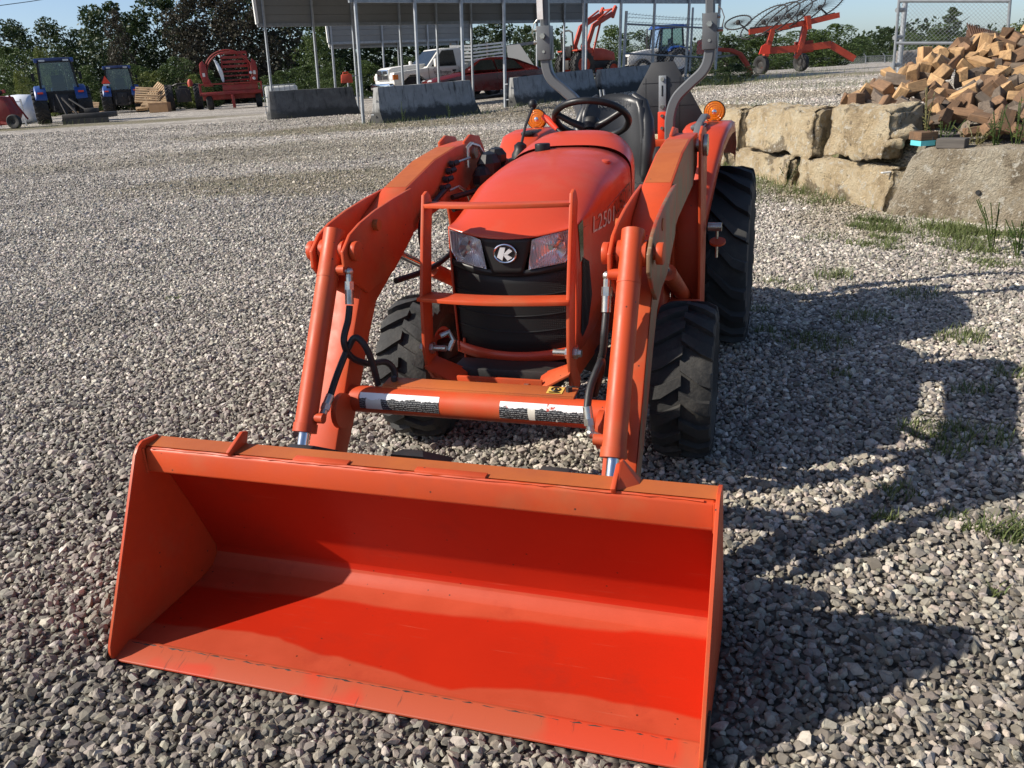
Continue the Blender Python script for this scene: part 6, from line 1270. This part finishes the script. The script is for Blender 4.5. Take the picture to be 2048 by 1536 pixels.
# hay rake
r = thing('hay_rake', 'orange wheel hay rake with black spoked rake wheels folded up over its frame', 'hay rake')
YR = 36
def P(px, py, d=0): return at(px, py, YR+d)
m = MB(); m.bar([P(1538, 101), P(1600, 97), P(1660, 89)], .22, .26); m.bar([P(1660, 89), P(1708, 118)], .16, .24); m.bar([P(1590, 96, .3), P(1625, 92, .3)], .2, .45); m.build('main_frame', M['orange2'], r)
for (a, b_, c) in (((1531, 112), (1537, 88), (1545, 57)), ((1596, 108), (1604, 80), (1612, 45))): m = MB(); m.bar([P(*a), P(*b_), P(*c)], .18, .3, up=(0, 1, 0)); m.build('lift_post', M['orange2'], r)
for q, b_ in (((1531, 110), (1524, 145)), ((1598, 106), (1590, 116))): m = MB(); m.bar([P(*q), P(*b_)], .14, .2, up=(0, 1, 0)); m.build('axle_leg', M['orange2'], r)
m = MB(); m.prism([(-.20, 0), (.25, 0), (.22, .30), (.05, .38), (-.1, .3)], 1, 0, .06); o = m.build('warning_triangle', M['redlight'], r); o.location = P(1528, 108, -.3)
m = MB(); m.bar([P(1498, 64), P(1560, 55), P(1612, 46), P(1678, 30)], .16, .2); m.bar([P(1612, 46, -.1), P(1620, 44, -.1)], .3, .5); m.build('rake_beam', M['orange2'], r)
m = MB(); m.tube([P(1500, 57, .3), P(1560, 52, .3), P(1620, 40, .3), P(1668, 27, .3), P(1674, 32, .3)], .05, 6); m.build('rake_rail', M['blackmet'], r)
for px, py, z in ((1522, 134, 0), (1602, 126, 2.0)):
    q = P(px, py, z); x = q[0]; y = q[1]; bg_wheel(r, 'rake_tyre', (x, y, ztop(x, y)+.36), .37, .24, .2, M['blackmet'], 1, False).rotation_euler = (0, 0, .5)
for i, (px, py, R_, asp, ang) in enumerate(((1476, 45, .52, .42, .33), (1527, 44, 1.0, .24, .62), (1552, 38, 1.0, .24, .62), (1577, 32, 1.0, .24, .62), (1602, 26, 1.0, .24, .6), (1640, 15, .95, .24, .55))):
    c = Vector(P(px, py, .5+.1*i)); mj = Vector((math.cos(ang), 0, math.sin(ang))); mn0 = Vector((-math.sin(ang), 0, math.cos(ang))); mn = mn0*asp+Vector((0, 1, 0))*math.sqrt(1-asp*asp)
    m = MB(); m.tube([c+mj*(R_*math.cos(a))+mn*(R_*math.sin(a)) for a in [k*2*PI/32 for k in range(32)]], .028, 5, closed=True); rw = m.build('rake_wheel', M['blackmet'], r)
    m = MB(); nrm = mj.cross(mn)
    for k in range(40):
        a = k*2*PI/40; d = mj*math.cos(a)+mn*math.sin(a); t_ = mj*-math.sin(a)+mn*math.cos(a); m.tube([c+d*.12, c+d*R_, c+d*(R_*1.16)+t_*.10], .006, 3)
    m.ball(c, .11, 8, 5); o = m.build('tine', M['blackmet'], rw, smooth=False, recalc=False); o['kind'] = 'stuff'
    m = MB(); m.tube([c, P(px+(22 if i == 0 else 18), py+18, .3)], .035, 6); m.build('wheel_arm', M['blackmet'], rw)
# ------------------------------------------------------------------ trees
def leaf_mesh(name, seed, w, h, n, leaf, mat, lobes=16, base=.1, cone=False, hang=0):
    r = np.random.default_rng(seed); L = []
    for i in range(lobes):
        f = (i+.5)/lobes; z = h*(base+(1-base)*f); prof = (1-f)**.8 if cone else math.sin(math.pi*(.12+.80*f))**.7
        a = r.uniform(0, 6.28); d = w*.5*prof*r.uniform(.25, .8); L.append((d*math.cos(a), d*math.sin(a), z-h*.05, w*(.16 if not cone else .10+.12*(1-f))*r.uniform(.7, 1.35)*(prof*.7+.35)))
    P_ = []; 
    for k in range(n):
        x, y, z, R_ = L[int(r.integers(0, lobes))]; d = r.normal(size=3); d /= np.linalg.norm(d); rr = R_*r.uniform(.45, 1.12)**.6; P_.append((x+d[0]*rr, y+d[1]*rr, max(.05, z+d[2]*rr*.85)))
    P_ = np.array(P_); s_ = leaf*r.uniform(.5, 1.3, n); u = r.normal(size=(n, 3)); u /= np.linalg.norm(u, axis=1)[:, None]; v = np.cross(u, r.normal(size=(n, 3))); v /= np.linalg.norm(v, axis=1)[:, None]
    c = s_[:, None]; V = np.stack([P_-u*c, P_-v*c*.55, P_+u*c, P_+v*c*.55], 1).reshape(-1, 3); me = bpy.data.meshes.new(name); me.from_pydata(V.tolist(), [], [(4*i, 4*i+1, 4*i+2, 4*i+3) for i in range(n)]); me.materials.append(mat); return me
def trunk_mesh(seed, h):
    r = random.Random(seed); m = MB(); p = [(0, 0, -.2)]+[(r.uniform(-.15, .15)*k, r.uniform(-.15, .15)*k, h*k/5) for k in range(1, 6)]; m.tube(p, .16, 7, scale=[1.3, 1, .85, .65, .45, .2])
    for k in range(7): b_ = p[r.randint(2, 5)]; a = r.uniform(0, 6.28); l = r.uniform(.8, 1.9); m.tube([b_, (b_[0]+l*.6*math.cos(a), b_[1]+l*.6*math.sin(a), b_[2]+l*.5), (b_[0]+l*math.cos(a), b_[1]+l*math.sin(a), b_[2]+l*.9)], .06, 5, scale=[1, .6, .2])
    o = m.build('trunk', M['bark']); me = o.data; bpy.data.objects.remove(o); return me
CR = {k: [leaf_mesh('crown', 10*i+j, 5.6, 8, 5600, .125, M[mt], 26, .06) for j in range(n)] for i, (k, mt, n) in enumerate((('dark', 'leaf_dark', 4), ('mid', 'leaf_mid', 3), ('brown', 'leaf_brown', 2), ('bright', 'leaf_bright', 1)))}
CR['cone'] = [leaf_mesh('crown', 77, 5.0, 8, 4200, .11, M['leaf_mid'], 26, .06, True)]
TK = [trunk_mesh(k, 6.5) for k in range(4)]
def tree(kind, px, Y, top, wpx, label, group=None, name='tree', cat='tree', trunk=True):
    x, y, z = place(px, Y); H_ = float(at(px, top, Y)[2])-z; W_ = wpx*Y/FPX*(1.25 if px > 1420 else 1.1)
    r = thing(name, label, cat, (x, y, z-.1), random.uniform(0, 6.28), group); r.scale = (W_/5.6, W_/5.6, H_/7.55)
    c = bpy.data.objects.new('crown', random.choice(CR[kind])); COL.objects.link(c); c.parent = r
    if trunk: t = bpy.data.objects.new('trunk', random.choice(TK)); COL.objects.link(t); t.parent = r; t.scale = (.65, .65, .8)
    return r
WG = 'trees of the wood behind the parked machines'
for k, px, Y, top, wpx, lb in (('dark', 15, 62, 36, 150, 'dark tree of the wood at the far left edge'), ('dark', 85, 66, 46, 120, 'dark tree of the wood right behind the larger blue tractor'), ('dark', 150, 63, 42, 130, 'dark rounded tree of the wood between the two blue tractors'), ('dark', 235, 66, 6, 150, 'tall dark tree rising highest above the blue tractor with the triangle'),
    ('dark', 195, 70, 60, 130, 'dark tree crown behind the gap between the blue tractors'), ('mid', 60, 58, 92, 90, 'mid green tree crown behind the white wrapped bale'), ('dark', 290, 64, 30, 130, 'dark tree of the wood behind the pallet jumble'), ('brown', 262, 60, 22, 60, 'thin brownish tree beside the tall dark tree'), ('dark', 345, 66, -6, 150, 'tall dark tree of the wood left of the red baler'), ('brown', 400, 61, -10, 120, 'brownish vine covered tree above the dark tractor'), ('brown', 470, 63, -26, 170, 'brown withered tree rising behind the red baler'), ('dark', 420, 68, -20, 150, 'dark tree crown behind the red baler'),
    ('brown', 545, 62, -20, 140, 'brown bare branched tree at the left end of the carport'), ('dark', 510, 70, -26, 160, 'dark tree crown behind the caged tank'), ('dark', 600, 66, -10, 150, 'dark tree seen under the carport roof'), ('mid', 645, 60, 50, 90, 'light green tree behind the left barrier under the carport'), ('dark', 690, 68, 20, 150, 'dark tree crown behind the fuel jug'), ('dark', 780, 70, 62, 190, 'dark tree crown behind the pickup bonnet'), ('dark', 860, 70, 60, 190, 'dark tree crown behind the pickup cab'), ('dark', 935, 72, 56, 170, 'dark tree crown behind the slatted rack'), ('dark', 1000, 70, 40, 110, 'dark tree beyond the slatted rack'), ('dark', 1062, 64, 52, 75, 'small dark tree left of the raised loader'), ('mid', 110, 57, 102, 60, 'mid green tree crown behind the larger blue tractor'), ('bright', 112, 54, 96, 44, 'yellow green small tree above the roof of the larger blue tractor')): tree(k, px, Y, top, wpx, lb or 'dense dark tree inside the wood behind the parked machines', WG)
RG = 'trees beyond the far fence'
for k, px, Y, top, wpx, lb in (('mid', 1232, 52, 52, 95, 'green tree between the raised loader and the blue and white tractor'), ('mid', 1275, 56, 62, 80, 'mid green tree crown behind the barbed wire post'), ('mid', 1330, 60, 86, 90, 'mid green tree crown behind the blue and white tractor'), ('dark', 1400, 70, 82, 90, 'dark tree crown behind the last barrier'), ('dark', 1450, 74, 72, 90, 'dark tree crown behind the loader boom'), ('mid', 1500, 76, 70, 100, 'mid green tree crown behind the lower end of the loader boom'), ('mid', 1550, 74, 66, 90, 'mid green tree crown behind the left rake tyre'), ('mid', 1600, 68, 60, 100, 'broad green tree behind the hay rake wheels'), ('mid', 1665, 66, 48, 95, 'green tree right of the hay rake posts'), ('dark', 1640, 72, 62, 90, 'dark tree crown behind the rake beam tip'), ('mid', 1705, 105, 78, 60, 'mid green tree crown behind the rake drawbar end'), ('mid', 1735, 118, 72, 80, 'mid green tree crown behind the gap left of the gate'), ('dark', 1775, 110, 56, 80, 'dark tree left of the gate'), ('mid', 1815, 96, 66, 70, 'mid green tree crown behind the gate post'), ('cone', 1893, 56, 12, 120, 'cone shaped green tree seen through the gate mesh'), ('mid', 1855, 84, 62, 80, 'mid green tree crown behind the left half of the gate'), ('mid', 1950, 90, 66, 110, 'mid green tree crown behind the right half of the gate'), ('bright', 2032, 34, 44, 90, 'yellow green tree at the right edge above the corrugated sheet'), ('dark', 2062, 30, 4, 60, 'dark leafy tree cut off by the right edge'), ('mid', 2010, 70, 70, 100, 'mid green tree crown behind the corrugated sheet')): tree(k, px, Y, top, wpx, lb or 'green tree in the line beyond the far fence', RG)
SG = 'shrubs at the foot of the wood'
for k, px, Y, top, wpx, lb in (('mid', 20, 47, 150, 90, 'mid green shrub behind the far left edge'), ('bright', 60, 46, 140, 34, 'bright green shrub beside the white wrapped bale'), ('mid', 190, 55, 130, 80, 'mid green shrub behind the gap between the blue tractors'), ('mid', 290, 56, 128, 90, 'mid green shrub behind the pallet jumble'), ('bright', 318, 54, 142, 80, 'yellow green shrub behind the pallet jumble'), ('mid', 370, 54, 112, 80, 'tall green shrub with pale leaves above the dark tractor'), ('bright', 395, 53, 148, 60, 'yellow green shrub left of the red baler'), ('mid', 430, 55, 140, 90, 'mid green shrub behind the red baler'), ('mid', 560, 50, 140, 90, 'mid green shrub behind the caged tank'), ('mid', 620, 48, 128, 90, 'feathery green shrub behind the left barrier'), ('mid', 665, 46, 132, 60, 'mid green shrub behind the left concrete barrier'), ('mid', 740, 52, 120, 90, 'mid green shrub behind the pickup bonnet'), ('dark', 830, 60, 110, 130, 'dark shrub of a different height behind the pickup cab'), ('dark', 910, 60, 105, 130, 'dark shrub of a different height behind the slatted rack'), ('mid', 1035, 42, 100, 50, 'pale green shrub in front of the grey ramp'), ('dark', 1440, 24.5, 128, 70, 'dark shrub right of the last barrier'), ('dark', 1475, 27, 122, 70, 'dark shrub below the loader boom'), ('mid', 1500, 30, 140, 40, 'mid green shrub of a different height behind the lower end of the loader boom'), ('dark', 1400, 26, 132, 70, 'dark shrub of a different height behind the last barrier'), ('mid', 1550, 52, 112, 80, 'mid green shrub of a different height behind the left rake tyre'), ('mid', 1215, 44, 105, 70, 'mid green shrub behind the raised loader arm'), ('mid', 1300, 44, 110, 80, 'mid green shrub of a different height behind the barbed wire post'), ('mid', 1100, 46, 115, 90, 'mid green shrub behind the raised loader tractor'), ('dark', 1020, 52, 105, 80, 'dark shrub behind the grey ramp')): tree(k, px, Y, top, wpx, lb or 'green shrub in the growth at the edge of the yard', SG, 'shrub', 'shrub', False)
um = leaf_mesh('undergrowth', 5, 1, 1, 10, .1, M['leaf_dark']); r = np.random.default_rng(3); V = []; F_ = []
for k in range(14000):
    x = r.uniform(-60, 6); y = 72+r.uniform(-3, 6)+.05*x; z = r.uniform(0, 1)**1.3*(3.6+.9*math.sin(x*.35)+.5*math.sin(x*1.1)); c = np.array([x, y, .6+z]); a = r.normal(size=3); a /= np.linalg.norm(a); b_ = np.cross(a, r.normal(size=3)); b_ /= np.linalg.norm(b_); s_ = r.uniform(.12, .3); n0 = len(V); V += [tuple(c-a*s_), tuple(c-b_*s_*.7), tuple(c+a*s_), tuple(c+b_*s_*.7)]; F_.append((n0, n0+1, n0+2, n0+3))
for k in range(16000):
    x = r.uniform(6, 120); y = 118+r.uniform(-4, 8); z = r.uniform(0, 1)**1.15*(4.3+.9*math.sin(x*.25)+.6*math.sin(x*.9)); c = np.array([x, y, -.3+z]); a = r.normal(size=3); a /= np.linalg.norm(a); b_ = np.cross(a, r.normal(size=3)); b_ /= np.linalg.norm(b_); s_ = r.uniform(.15, .38); n0 = len(V); V += [tuple(c-a*s_), tuple(c-b_*s_*.7), tuple(c+a*s_), tuple(c+b_*s_*.7)]; F_.append((n0, n0+1, n0+2, n0+3))
um.clear_geometry(); um.from_pydata(V, [], F_); o = bpy.data.objects.new('undergrowth', um); COL.objects.link(o); tag(o, 'dark leafy undergrowth filling the wood behind the trees', kind='stuff')
r = thing('power_line', 'thin power line crossing the sky at the upper left', 'cable'); m = MB(); m.tube([at(-80, 20, 48), at(0, 11, 50), at(60, 3, 52), at(140, -10, 54)], .018, 4); m.build('wire', M['black'], r)
# remove the text helper leftovers
for o in list(bpy.data.objects):
    if o.name.startswith('tmp_text'): bpy.data.objects.remove(o)
